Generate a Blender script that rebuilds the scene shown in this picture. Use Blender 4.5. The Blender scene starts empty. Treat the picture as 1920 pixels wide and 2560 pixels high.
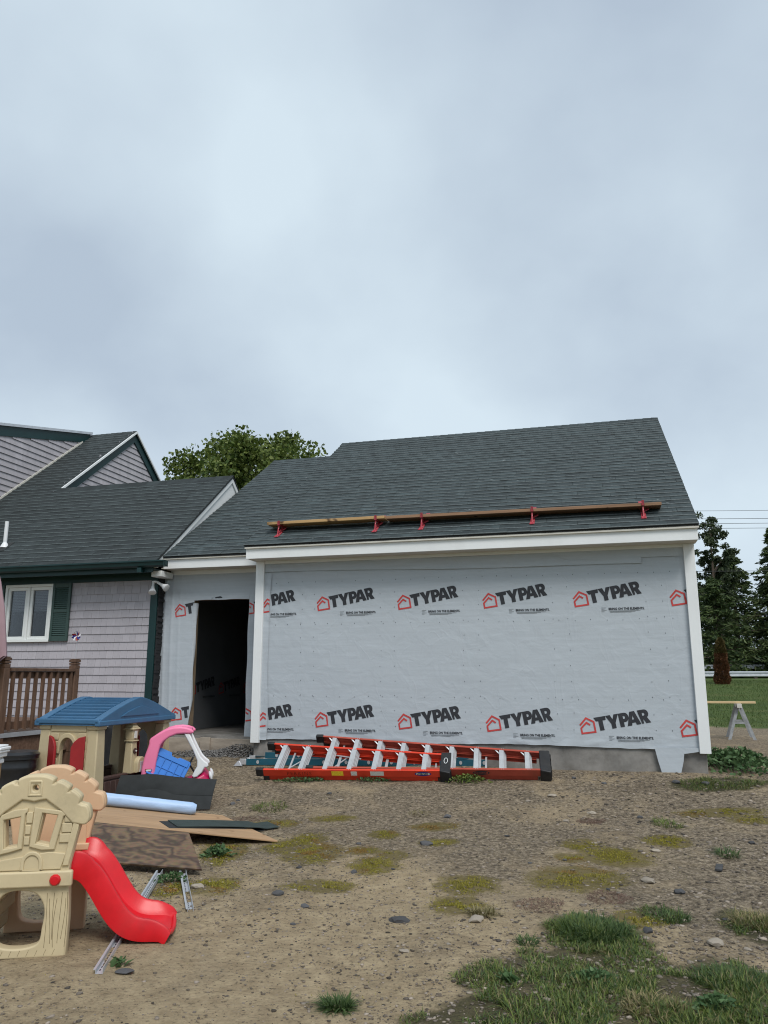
import bpy, bmesh, math, random
import numpy as np
from mathutils import Vector, Matrix, noise as mnoise

R = math.radians
random.seed(7)
rng = np.random.default_rng(7)
scn = bpy.context.scene
COL = scn.collection

# ------------------------------------------------------------------ camera
F_PX = 1923.0
PITCH = math.atan(410 / F_PX)
cam_d = bpy.data.cameras.new('camera')
cam = bpy.data.objects.new('camera', cam_d)
COL.objects.link(cam)
cam.location = (0, 0, 1.5)
cam.rotation_euler = (R(90) + PITCH, 0, 0)
cam_d.sensor_fit = 'VERTICAL'
cam_d.sensor_height = 24
cam_d.lens = 24 * F_PX / 2560
cam_d.clip_end = 2000
scn.camera = cam

# ------------------------------------------------------------------ sky and sun (overcast)
SUN_EL, SUN_AZ = R(52), R(160)          # azimuth clockwise from +Y: behind the camera, a little right
world = bpy.data.worlds.new('World')
scn.world = world
world.use_nodes = True
wn, wl = world.node_tree.nodes, world.node_tree.links
wn.clear()
wout = wn.new('ShaderNodeOutputWorld')
bg = wn.new('ShaderNodeBackground')
bg.inputs['Strength'].default_value = 0.1
sky = wn.new('ShaderNodeTexSky')
sky.sky_type = 'NISHITA'
sky.sun_disc = False
sky.sun_elevation = SUN_EL
sky.sun_rotation = SUN_AZ
tc = wn.new('ShaderNodeTexCoord')
sep = wn.new('ShaderNodeSeparateXYZ')
wl.new(tc.outputs['Generated'], sep.inputs[0])
zz = wn.new('ShaderNodeMath'); zz.operation = 'MAXIMUM'; zz.inputs[1].default_value = 0.0
wl.new(sep.outputs[2], zz.inputs[0])
za = wn.new('ShaderNodeMath'); za.operation = 'ADD'; za.inputs[1].default_value = 0.75
wl.new(zz.outputs[0], za.inputs[0])
dv = wn.new('ShaderNodeVectorMath'); dv.operation = 'DIVIDE'
cmb = wn.new('ShaderNodeCombineXYZ')
for i in range(3):
    wl.new(za.outputs[0], cmb.inputs[i])
wl.new(tc.outputs['Generated'], dv.inputs[0])
wl.new(cmb.outputs[0], dv.inputs[1])
nz = wn.new('ShaderNodeTexNoise')
nz.inputs['Scale'].default_value = 2.3
nz.inputs['Detail'].default_value = 6
nz.inputs['Roughness'].default_value = 0.47
nz.inputs['Distortion'].default_value = 0.1
mp = wn.new('ShaderNodeMapping'); mp.inputs['Location'].default_value = (0.9, 1.7, 0.4)
wl.new(dv.outputs[0], mp.inputs['Vector'])
wl.new(mp.outputs[0], nz.inputs['Vector'])
cr = wn.new('ShaderNodeValToRGB')
cr.color_ramp.elements[0].position = 0.34
cr.color_ramp.elements[0].color = (0.282, 0.336, 0.400, 1)
cr.color_ramp.elements[1].position = 0.66
cr.color_ramp.elements[1].color = (0.418, 0.488, 0.538, 1)
wl.new(nz.outputs['Fac'], cr.inputs[0])
sc10 = wn.new('ShaderNodeVectorMath'); sc10.operation = 'SCALE'; sc10.inputs['Scale'].default_value = 10.0
wl.new(cr.outputs[0], sc10.inputs[0])
mxs = wn.new('ShaderNodeMix'); mxs.data_type = 'RGBA'; mxs.inputs[0].default_value = 0.95
wl.new(sky.outputs[0], mxs.inputs[6]); wl.new(sc10.outputs[0], mxs.inputs[7])
wl.new(mxs.outputs[2], bg.inputs['Color'])
wl.new(bg.outputs[0], wout.inputs[0])

sun_d = bpy.data.lights.new('sun', 'SUN')
sun_d.energy = 1.5
sun_d.angle = R(24)
sun_d.color = (1.0, 0.965, 0.92)
sun = bpy.data.objects.new('sun', sun_d)
COL.objects.link(sun)
sd = Vector((math.sin(SUN_AZ) * math.cos(SUN_EL), math.cos(SUN_AZ) * math.cos(SUN_EL), math.sin(SUN_EL)))
sun.rotation_euler = sd.to_track_quat('Z', 'Y').to_euler()
sun.location = (0, -5, 30)

vs = scn.view_settings
vs.view_transform = 'Standard'
vs.look = 'None'
vs.exposure = 0.75
vs.gamma = 1.0
vs.use_curve_mapping = False
scn.cycles.max_bounces = 6
scn.cycles.use_denoising = True
scn.cycles.filter_width = 1.1

# ------------------------------------------------------------------ materials
def _nodes(name):
    m = bpy.data.materials.new(name); m.use_nodes = True
    nt = m.node_tree
    return m, nt.nodes, nt.links, nt.nodes['Principled BSDF']

def lin(r, g, b):
    f = lambda c: (c / 255 / 12.92) if c <= 10 else ((c / 255 + 0.055) / 1.055) ** 2.4
    return (f(r), f(g), f(b))

def surf(name, col, rough=0.6, var=0.12, scale=6.0, bump=0.0, bscale=60.0, metal=0.0, spec=0.4,
         stretch=(1, 1, 1), rand=0.0, island=0.0, col2=None, dist=0.004, speck=None, dirt=0.0, coord='Object'):
    """Principled material: noise-varied colour between col and col2, fine bump, per-object and per-island variation."""
    m, N, L, P = _nodes(name)
    P.inputs['Roughness'].default_value = rough
    P.inputs['Metallic'].default_value = metal
    P.inputs['Specular IOR Level'].default_value = spec
    c = N.new('ShaderNodeTexCoord')
    mp = N.new('ShaderNodeMapping'); mp.inputs['Scale'].default_value = stretch
    L.new(c.outputs[coord], mp.inputs['Vector'])
    n1 = N.new('ShaderNodeTexNoise'); n1.inputs['Scale'].default_value = scale; n1.inputs['Detail'].default_value = 6
    n1.inputs['Roughness'].default_value = 0.62
    L.new(mp.outputs[0], n1.inputs['Vector'])
    ramp = N.new('ShaderNodeValToRGB')
    ramp.color_ramp.elements[0].position = 0.28; ramp.color_ramp.elements[1].position = 0.72
    a = tuple(x * (1 - var) for x in col); b = tuple(min(1, x * (1 + var)) for x in (col2 or col))
    ramp.color_ramp.elements[0].color = (*a, 1); ramp.color_ramp.elements[1].color = (*b, 1)
    L.new(n1.outputs['Fac'], ramp.inputs[0])
    out = ramp.outputs[0]
    def mult(val_out, lo, hi, cur):
        mr = N.new('ShaderNodeMapRange'); mr.inputs['To Min'].default_value = lo; mr.inputs['To Max'].default_value = hi
        L.new(val_out, mr.inputs['Value'])
        v = N.new('ShaderNodeVectorMath'); v.operation = 'SCALE'
        L.new(cur, v.inputs[0]); L.new(mr.outputs[0], v.inputs['Scale'])
        return v.outputs[0]
    if rand:
        oi = N.new('ShaderNodeObjectInfo'); out = mult(oi.outputs['Random'], 1 - rand, 1 + rand, out)
    if island:
        ge = N.new('ShaderNodeNewGeometry'); out = mult(ge.outputs['Random Per Island'], 1 - island, 1 + island, out)
    if speck:
        n3 = N.new('ShaderNodeTexNoise'); n3.inputs['Scale'].default_value = speck[1]; n3.inputs['Detail'].default_value = 2
        L.new(c.outputs[coord], n3.inputs['Vector'])
        mr = N.new('ShaderNodeMapRange'); mr.inputs['From Min'].default_value = speck[2]; mr.inputs['From Max'].default_value = speck[2] + 0.08
        L.new(n3.outputs['Fac'], mr.inputs['Value'])
        mx = N.new('ShaderNodeMix'); mx.data_type = 'RGBA'
        L.new(mr.outputs[0], mx.inputs[0]); L.new(out, mx.inputs[6]); mx.inputs[7].default_value = (*speck[0], 1)
        out = mx.outputs[2]
    if dirt:
        n4 = N.new('ShaderNodeTexNoise'); n4.inputs['Scale'].default_value = 3.1; n4.inputs['Detail'].default_value = 8
        n4.inputs['Roughness'].default_value = 0.7
        L.new(c.outputs[coord], n4.inputs['Vector'])
        mr = N.new('ShaderNodeMapRange'); mr.inputs['From Min'].default_value = 0.52; mr.inputs['From Max'].default_value = 0.75
        mr.inputs['To Max'].default_value = dirt
        L.new(n4.outputs['Fac'], mr.inputs['Value'])
        mx = N.new('ShaderNodeMix'); mx.data_type = 'RGBA'
        L.new(mr.outputs[0], mx.inputs[0]); L.new(out, mx.inputs[6]); mx.inputs[7].default_value = (0.09, 0.075, 0.055, 1)
        out = mx.outputs[2]
    L.new(out, P.inputs['Base Color'])
    if bump:
        n2 = N.new('ShaderNodeTexNoise'); n2.inputs['Scale'].default_value = bscale; n2.inputs['Detail'].default_value = 4
        L.new(mp.outputs[0], n2.inputs['Vector'])
        bp = N.new('ShaderNodeBump'); bp.inputs['Strength'].default_value = bump; bp.inputs['Distance'].default_value = dist
        L.new(n2.outputs['Fac'], bp.inputs['Height']); L.new(bp.outputs[0], P.inputs['Normal'])
    return m

M = {}
M['concrete'] = surf('concrete', (0.165, 0.158, 0.145), 0.85, 0.40, 2.2, 0.5, 30, col2=(0.225, 0.215, 0.20), dirt=0.6)
M['white_trim'] = surf('white_trim', (0.74, 0.76, 0.76), 0.45, 0.05, 1.5, 0.12, 40, dirt=0.06)
M['soffit'] = surf('soffit', (0.58, 0.56, 0.50), 0.6, 0.06, 2)
M['sheathing'] = surf('sheathing', (0.20, 0.15, 0.10), 0.8, 0.2, 4)
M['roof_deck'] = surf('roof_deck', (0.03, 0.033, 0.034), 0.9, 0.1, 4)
M['shingle'] = surf('asphalt_shingle', (0.024, 0.034, 0.036), 0.82, 0.40, 5, 0.9, 420, rand=0.20, island=0.22,
                    col2=(0.032, 0.044, 0.046), dist=0.002, speck=((0.16, 0.18, 0.18), 9.0, 0.70))
M['shingle_old'] = surf('weathered_shingle', (0.018, 0.024, 0.025), 0.85, 0.35, 5, 0.9, 420, rand=0.20, island=0.18,
                        col2=(0.022, 0.029, 0.030), dist=0.002)
M['shingle_edge_lit'] = surf('shingle_edge_lit', (0.090, 0.108, 0.112), 0.7, 0.35, 30)  # worn edge tone, with the sky's light on the lip put into the colour
M['siding'] = surf('cedar_siding', (0.385, 0.365, 0.390), 0.75, 0.13, 6, 0.5, 130, rand=0.05, island=0.05, stretch=(1, 1, 0.12), dist=0.003)
M['green'] = surf('green_paint', (0.005, 0.030, 0.031), 0.45, 0.2, 3, 0.1, 50)
M['shutter'] = surf('shutter_green', (0.036, 0.068, 0.060), 0.5, 0.1, 3)
M['vinyl'] = surf('window_vinyl', (0.74, 0.76, 0.74), 0.35, 0.03, 3)
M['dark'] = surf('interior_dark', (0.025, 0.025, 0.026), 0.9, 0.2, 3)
M['tar'] = surf('tar_paper', (0.018, 0.018, 0.02), 0.8, 0.3, 20, 0.6, 60)
M['blind'] = surf('blind', (0.80, 0.80, 0.78), 0.7, 0.05, 3)
M['orange_rail'] = surf('fiberglass_orange', (0.64, 0.048, 0.020), 0.42, 0.14, 4, 0.05, 200, dirt=0.08)
M['red_rail'] = surf('fiberglass_faded', (0.36, 0.060, 0.036), 0.55, 0.20, 5, 0.1, 150, dirt=0.30)
M['alu'] = surf('aluminium', (0.62, 0.64, 0.66), 0.38, 0.10, 9, 0.15, 90, metal=0.55, dirt=0.12)
M['steel'] = surf('galvanised_steel', (0.55, 0.57, 0.60), 0.45, 0.12, 5, metal=0.5, dirt=0.1)
M['black_plastic'] = surf('black_plastic', (0.018, 0.019, 0.021), 0.5, 0.3, 12, 0.3, 80, dirt=0.25)
M['teal_rail'] = surf('fiberglass_teal', (0.012, 0.085, 0.125), 0.45, 0.15, 5, dirt=0.15)
M['sticker_yellow'] = surf('sticker_yellow', (0.75, 0.55, 0.03), 0.5, 0.25, 60)
M['sticker_white'] = surf('sticker_white', (0.62, 0.62, 0.58), 0.5, 0.3, 120)
M['saw_grey'] = surf('saw_grey', (0.30, 0.32, 0.34), 0.7, 0.35, 12, dirt=0.3)
M['ink'] = surf('ink', (0.028, 0.030, 0.036), 0.7, 0.25, 12)
M['ink_thin'] = surf('ink_fine_print', (0.13, 0.14, 0.15), 0.7, 0.2, 60)
M['print_red'] = surf('print_red', (0.50, 0.055, 0.050), 0.7, 0.15, 14)
M['logo_blue'] = surf('logo_blue', (0.02, 0.03, 0.22), 0.5, 0.1, 20)
M['marker'] = surf('marker', (0.20, 0.02, 0.01), 0.7, 0.2, 30)
M['bracket_red'] = surf('bracket_red', (0.34, 0.035, 0.050), 0.5, 0.35, 14, dirt=0.2, speck=((0.55, 0.35, 0.36), 40, 0.62))
M['tan_plastic'] = surf('tan_plastic', (0.53, 0.44, 0.275), 0.55, 0.09, 5, 0.35, 260, dist=0.0015, dirt=0.28)
M['grain_line'] = surf('grain_line', (0.20, 0.155, 0.085), 0.8, 0.3, 20)
M['peach_plastic'] = surf('peach_plastic', (0.60, 0.40, 0.245), 0.55, 0.06, 3, 0.35, 260, dist=0.0015, dirt=0.08)
M['cottage_tan'] = surf('cottage_tan', (0.46, 0.38, 0.235), 0.55, 0.08, 3, 0.3, 200, dist=0.0015, dirt=0.15)
M['red_plastic'] = surf('red_plastic', (0.58, 0.004, 0.011), 0.38, 0.12, 9, 0.2, 120, dist=0.0015, dirt=0.16, spec=0.5)
M['shutter_red'] = surf('shutter_red', (0.26, 0.012, 0.014), 0.5, 0.15, 4, 0.1, 60)
M['blue_plastic'] = surf('blue_plastic', (0.040, 0.120, 0.225), 0.42, 0.14, 4, 0.15, 120, dirt=0.12)
M['brown_plastic'] = surf('brown_plastic', (0.060, 0.033, 0.027), 0.5, 0.2, 5, 0.2, 70, stretch=(4, 4, 0.7))
M['pink_plastic'] = surf('pink_plastic', (0.80, 0.205, 0.365), 0.42, 0.05, 3, 0.1, 120)
M['crimson_plastic'] = surf('crimson_plastic', (0.42, 0.006, 0.075), 0.38, 0.1, 3)
M['white_plastic'] = surf('white_plastic', (0.72, 0.73, 0.74), 0.4, 0.06, 4, dirt=0.12)
M['sled_blue'] = surf('tray_blue', (0.020, 0.170, 0.560), 0.4, 0.1, 5)
M['orange_floor'] = surf('platform_orange', (0.55, 0.14, 0.035), 0.5, 0.15, 5)
M['deck_wood'] = surf('deck_wood', (0.125, 0.060, 0.036), 0.7, 0.35, 3.5, 0.4, 60, stretch=(5, 5, 0.6), col2=(0.13, 0.078, 0.05), rand=0.18)
M['deck_board'] = surf('deck_board', (0.115, 0.062, 0.038), 0.7, 0.40, 3.5, 0.4, 60, stretch=(0.8, 6, 6), col2=(0.15, 0.09, 0.06), rand=0.15)
M['new_post'] = surf('new_post', (0.33, 0.20, 0.095), 0.7, 0.25, 3.0, 0.3, 60, stretch=(6, 6, 0.5))
M['plank_new'] = surf('plank_new', (0.46, 0.29, 0.13), 0.7, 0.25, 3.0, 0.3, 60, stretch=(0.5, 7, 7), speck=((0.10, 0.05, 0.02), 5, 0.68))
M['plank_old'] = surf('plank_old', (0.26, 0.150, 0.088), 0.75, 0.30, 3.0, 0.3, 60, stretch=(0.5, 7, 7), speck=((0.05, 0.025, 0.015), 6, 0.66))
M['lumber'] = surf('lumber', (0.62, 0.47, 0.26), 0.7, 0.12, 3.0, stretch=(0.5, 7, 7))
M['ply_light'] = surf('plywood_light', (0.37, 0.235, 0.130), 0.7, 0.22, 3.2, 0.25, 60, stretch=(0.6, 5, 5), speck=((0.16, 0.08, 0.035), 7, 0.66))
M['rubber_sheet'] = surf('shingle_strip', (0.020, 0.023, 0.024), 0.8, 0.25, 10, 0.8, 400, dist=0.002)
M['green_strip'] = surf('green_shingle_strip', (0.030, 0.045, 0.042), 0.8, 0.25, 10, 0.8, 400, dist=0.002)
M['blue_roll'] = surf('blue_membrane', (0.36, 0.50, 0.72), 0.45, 0.10, 5, 0.4, 25, stretch=(1, 3, 3))
M['mauve'] = surf('mauve_canvas', (0.33, 0.22, 0.24), 0.85, 0.12, 4, 0.3, 200)
M['bark'] = surf('bark', (0.10, 0.075, 0.055), 0.9, 0.3, 6, 0.8, 30, dist=0.02)
M['wire'] = surf('wire', (0.05, 0.05, 0.055), 0.6, 0.1, 3)
M['pole_wood'] = surf('pole_wood', (0.13, 0.10, 0.08), 0.9, 0.2, 3)
M['road'] = surf('asphalt', (0.055, 0.055, 0.057), 0.9, 0.2, 3, 0.4, 120)
M['tub'] = surf('tub_black', (0.016, 0.017, 0.019), 0.28, 0.3, 8, dirt=0.3)
M['stone_dark'] = surf('stone_dark', (0.075, 0.075, 0.078), 0.8, 0.3, 12, 0.6, 60, rand=0.35)
M['stone_pale'] = surf('stone_pale', (0.30, 0.26, 0.21), 0.8, 0.2, 12, 0.6, 60, rand=0.2)
M['gravel'] = surf('gravel', (0.19, 0.16, 0.13), 0.9, 0.35, 20, 0.4, 80, island=0.75)
M['clod'] = surf('clod', (0.115, 0.093, 0.070), 0.95, 0.3, 20, 0.4, 80, island=0.55)
M['gravel_heap'] = surf('gravel_heap', (0.14, 0.135, 0.13), 0.9, 0.35, 20, 0.4, 80, island=0.7)
M['form_board'] = surf('form_board', (0.34, 0.29, 0.235), 0.85, 0.3, 3, 0.5, 40, stretch=(1, 4, 4), speck=((0.55, 0.20, 0.10), 2.2, 0.70))

def glass_mat():
    m, N, L, P = _nodes('window_glass')
    out = N['Material Output']
    tr = N.new('ShaderNodeBsdfTransparent'); tr.inputs['Color'].default_value = (0.62, 0.64, 0.66, 1)
    gl = N.new('ShaderNodeBsdfGlossy'); gl.inputs['Roughness'].default_value = 0.03
    fr = N.new('ShaderNodeFresnel'); fr.inputs['IOR'].default_value = 1.5
    mx = N.new('ShaderNodeMixShader')
    L.new(fr.outputs[0], mx.inputs[0]); L.new(tr.outputs[0], mx.inputs[1]); L.new(gl.outputs[0], mx.inputs[2])
    L.new(mx.outputs[0], out.inputs['Surface'])
    return m
M['glass'] = glass_mat()

def wrap_mat(name, col):
    """house wrap: pale woven membrane, faint horizontal ribs, soft creases."""
    m, N, L, P = _nodes(name)
    P.inputs['Roughness'].default_value = 0.55
    P.inputs['Specular IOR Level'].default_value = 0.3
    c = N.new('ShaderNodeTexCoord')
    mpa = N.new('ShaderNodeMapping'); mpa.inputs['Scale'].default_value = (0.5, 1, 9)
    L.new(c.outputs['Object'], mpa.inputs[0])
    n1 = N.new('ShaderNodeTexNoise'); n1.inputs['Scale'].default_value = 3.0; n1.inputs['Detail'].default_value = 7; n1.inputs['Roughness'].default_value = 0.65
    L.new(mpa.outputs[0], n1.inputs['Vector'])
    ramp = N.new('ShaderNodeValToRGB')
    ramp.color_ramp.elements[0].position = 0.3; ramp.color_ramp.elements[1].position = 0.7
    ramp.color_ramp.elements[0].color = (*[x * 0.93 for x in col], 1); ramp.color_ramp.elements[1].color = (*[min(1, x * 1.05) for x in col], 1)
    L.new(n1.outputs['Fac'], ramp.inputs[0]); L.new(ramp.outputs[0], P.inputs['Base Color'])
    mpb = N.new('ShaderNodeMapping'); mpb.inputs['Scale'].default_value = (1.0, 1, 1.3); mpb.inputs['Rotation'].default_value = (0, R(35), 0)
    L.new(c.outputs['Object'], mpb.inputs[0])
    n2 = N.new('ShaderNodeTexNoise'); n2.inputs['Scale'].default_value = 4.0; n2.inputs['Detail'].default_value = 5; n2.inputs['Distortion'].default_value = 0.6
    L.new(mpb.outputs[0], n2.inputs['Vector'])
    b1 = N.new('ShaderNodeBump'); b1.inputs['Strength'].default_value = 0.65; b1.inputs['Distance'].default_value = 0.014
    L.new(n2.outputs['Fac'], b1.inputs['Height'])
    wv = N.new('ShaderNodeTexWave'); wv.bands_direction = 'Z'; wv.inputs['Scale'].default_value = 38; wv.inputs['Distortion'].default_value = 1.5
    wv.inputs['Detail'].default_value = 3
    L.new(c.outputs['Object'], wv.inputs['Vector'])
    b2 = N.new('ShaderNodeBump'); b2.inputs['Strength'].default_value = 0.10; b2.inputs['Distance'].default_value = 0.003
    L.new(wv.outputs['Fac'], b2.inputs['Height']); L.new(b1.outputs[0], b2.inputs['Normal'])
    mpc = N.new('ShaderNodeMapping'); mpc.inputs['Scale'].default_value = (1.0, 1, 0.55); mpc.inputs['Rotation'].default_value = (0, R(38), 0)
    L.new(c.outputs['Object'], mpc.inputs[0])
    n5 = N.new('ShaderNodeTexNoise'); n5.inputs['Scale'].default_value = 2.6; n5.inputs['Detail'].default_value = 2; n5.inputs['Distortion'].default_value = 0.8
    L.new(mpc.outputs[0], n5.inputs['Vector'])
    sb = N.new('ShaderNodeMath'); sb.operation = 'SUBTRACT'; sb.inputs[1].default_value = 0.5; L.new(n5.outputs['Fac'], sb.inputs[0])
    ab = N.new('ShaderNodeMath'); ab.operation = 'ABSOLUTE'; L.new(sb.outputs[0], ab.inputs[0])
    rg = N.new('ShaderNodeMapRange'); rg.inputs['From Min'].default_value = 0.0; rg.inputs['From Max'].default_value = 0.035; rg.inputs['To Min'].default_value = 1.0; rg.inputs['To Max'].default_value = 0.0
    L.new(ab.outputs[0], rg.inputs['Value'])
    b3 = N.new('ShaderNodeBump'); b3.inputs['Strength'].default_value = 0.15; b3.inputs['Distance'].default_value = 0.006
    L.new(rg.outputs[0], b3.inputs['Height']); L.new(b2.outputs[0], b3.inputs['Normal'])
    L.new(b3.outputs[0], P.inputs['Normal'])
    return m
M['wrap'] = wrap_mat('house_wrap', (0.432, 0.474, 0.512))
M['wrap_inside_shaded'] = surf('wrap_inside_shaded', (0.15, 0.16, 0.17), 0.8, 0.1, 3)  # darker copy of the wrap: the doorway's shade put into the colour

def swirl_ply():
    """weathered plywood: rotary-cut swirls round knots."""
    m, N, L, P = _nodes('weathered_plywood')
    P.inputs['Roughness'].default_value = 0.6
    c = N.new('ShaderNodeTexCoord')
    n0 = N.new('ShaderNodeTexNoise'); n0.inputs['Scale'].default_value = 2.2; n0.inputs['Detail'].default_value = 3
    mp0 = N.new('ShaderNodeMapping'); mp0.inputs['Scale'].default_value = (1.0, 2.0, 1)
    L.new(c.outputs['Object'], mp0.inputs[0]); L.new(mp0.outputs[0], n0.inputs['Vector'])
    mul = N.new('ShaderNodeMath'); mul.operation = 'MULTIPLY'; mul.inputs[1].default_value = 8.0
    L.new(n0.outputs['Fac'], mul.inputs[0])
    fr = N.new('ShaderNodeMath'); fr.operation = 'PINGPONG'; fr.inputs[1].default_value = 0.5
    L.new(mul.outputs[0], fr.inputs[0])
    ramp = N.new('ShaderNodeValToRGB')
    e = ramp.color_ramp.elements
    e[0].position = 0.05; e[0].color = (0.060, 0.036, 0.022, 1)
    e[1].position = 0.45; e[1].color = (0.165, 0.105, 0.058, 1)
    k = e.new(0.25); k.color = (0.115, 0.072, 0.042, 1)
    L.new(fr.outputs[0], ramp.inputs[0])
    n1 = N.new('ShaderNodeTexNoise'); n1.inputs['Scale'].default_value = 30; n1.inputs['Detail'].default_value = 5
    L.new(mp0.outputs[0], n1.inputs['Vector'])
    mx = N.new('ShaderNodeMix'); mx.data_type = 'RGBA'; mx.blend_type = 'MULTIPLY'; mx.inputs[0].default_value = 0.6
    L.new(ramp.outputs[0], mx.inputs[6]); L.new(n1.outputs['Color'], mx.inputs[7])
    mr = N.new('ShaderNodeVectorMath'); mr.operation = 'SCALE'; mr.inputs['Scale'].default_value = 1.25
    L.new(mx.outputs[2], mr.inputs[0])
    L.new(mr.outputs[0], P.inputs['Base Color'])
    return m
M['ply_dark'] = swirl_ply()

def leaf_mat(name, a, b, trans=0.25, rough=0.55):
    m, N, L, P = _nodes(name)
    ge = N.new('ShaderNodeNewGeometry')
    ramp = N.new('ShaderNodeValToRGB')
    ramp.color_ramp.elements[0].color = (*a, 1); ramp.color_ramp.elements[1].color = (*b, 1)
    L.new(ge.outputs['Random Per Island'], ramp.inputs[0])
    L.new(ramp.outputs[0], P.inputs['Base Color'])
    P.inputs['Roughness'].default_value = rough
    P.inputs['Specular IOR Level'].default_value = 0.3
    tl = N.new('ShaderNodeBsdfTranslucent'); L.new(ramp.outputs[0], tl.inputs['Color'])
    mx = N.new('ShaderNodeMixShader'); mx.inputs[0].default_value = trans
    L.new(P.outputs[0], mx.inputs[1]); L.new(tl.outputs[0], mx.inputs[2])
    L.new(mx.outputs[0], N['Material Output'].inputs['Surface'])
    return m
M['maple'] = leaf_mat('maple_leaf', (0.045, 0.082, 0.014), (0.170, 0.212, 0.048))
M['conifer'] = leaf_mat('conifer_needles', (0.024, 0.048, 0.017), (0.092, 0.128, 0.040), 0.2)
M['conifer2'] = leaf_mat('conifer_needles_olive', (0.030, 0.055, 0.016), (0.098, 0.122, 0.038), 0.15)
M['aspen'] = leaf_mat('slim_tree_leaf', (0.030, 0.050, 0.022), (0.090, 0.112, 0.055))
M['brown_shrub'] = leaf_mat('dead_foliage', (0.075, 0.034, 0.016), (0.165, 0.075, 0.034), 0.1)
M['brown_top'] = leaf_mat('olive_brown', (0.07, 0.05, 0.018), (0.13, 0.10, 0.035), 0.1)
M['grass'] = leaf_mat('grass_blade', (0.040, 0.078, 0.014), (0.190, 0.235, 0.055))
M['grass_dry'] = leaf_mat('grass_dry', (0.12, 0.11, 0.045), (0.30, 0.25, 0.125))
M['grass_dark'] = leaf_mat('grass_dark', (0.022, 0.052, 0.014), (0.105, 0.160, 0.050))
M['lawn'] = leaf_mat('lawn_grass', (0.045, 0.080, 0.018), (0.110, 0.145, 0.042))
M['weed'] = leaf_mat('weed_leaf', (0.040, 0.090, 0.032), (0.125, 0.205, 0.085))
M['moss'] = leaf_mat('moss', (0.125, 0.122, 0.016), (0.330, 0.280, 0.040), 0.15, 0.8)
M['moss_orange'] = leaf_mat('moss_orange', (0.150, 0.085, 0.020), (0.300, 0.185, 0.045), 0.15, 0.8)
M['moss_red'] = leaf_mat('red_weed', (0.10, 0.060, 0.045), (0.19, 0.115, 0.09), 0.1, 0.8)

# ------------------------------------------------------------------ frame of the buildings
OX, OY = -1.884, 11.15
ANG = math.atan2(1.57, 5.70)
CA, SA = math.cos(ANG), math.sin(ANG)
def w(u, v, z=0.0):
    return Vector((OX + CA * u + SA * v, OY - SA * u + CA * v, z))
def uv_of(x, y):
    dx, dy = x - OX, y - OY
    return CA * dx - SA * dy, SA * dx + CA * dy

GVX = [-30, -9, -5, -3.5, -2, -1, -.4, 0, 3, 6, 10, 13, 27, 40, 55, 400]
GVZ = [0, 0, 0, .03, .11, .23, .32, .36, .36, .27, .22, .25, 1.2, 1.35, 1.5, 1.6]
def g0(x, y):
    """ground height in metres at a place"""
    u, v = uv_of(x, y)
    return float(np.interp(v, GVX, GVZ))
def gz(x, y):
    n = mnoise.noise(Vector((x * 1.1, y * 1.1, 0))) * 0.020 + mnoise.noise(Vector((x * 3.3, y * 3.3, 3.1))) * 0.011 + mnoise.noise(Vector((x * 9, y * 9, 6))) * 0.004
    return g0(x, y) + n

def pix(x, y, z=None, dz=0.0):
    """point where the photograph's pixel (x, y) meets the ground (or height z)"""
    a, b = (x - 960) / F_PX, -(y - 1280) / F_PX
    d = Vector((a, math.cos(PITCH) - b * math.sin(PITCH), math.sin(PITCH) + b * math.cos(PITCH)))
    zc = 0.0 if z is None else z
    for _ in range(40 if z is None else 1):
        t = (zc + dz - 1.5) / d.z
        p = d * t
        if z is None:
            zc = 0.5 * zc + 0.5 * g0(p.x, p.y)
    return Vector((p.x, p.y, zc + dz))

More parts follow.
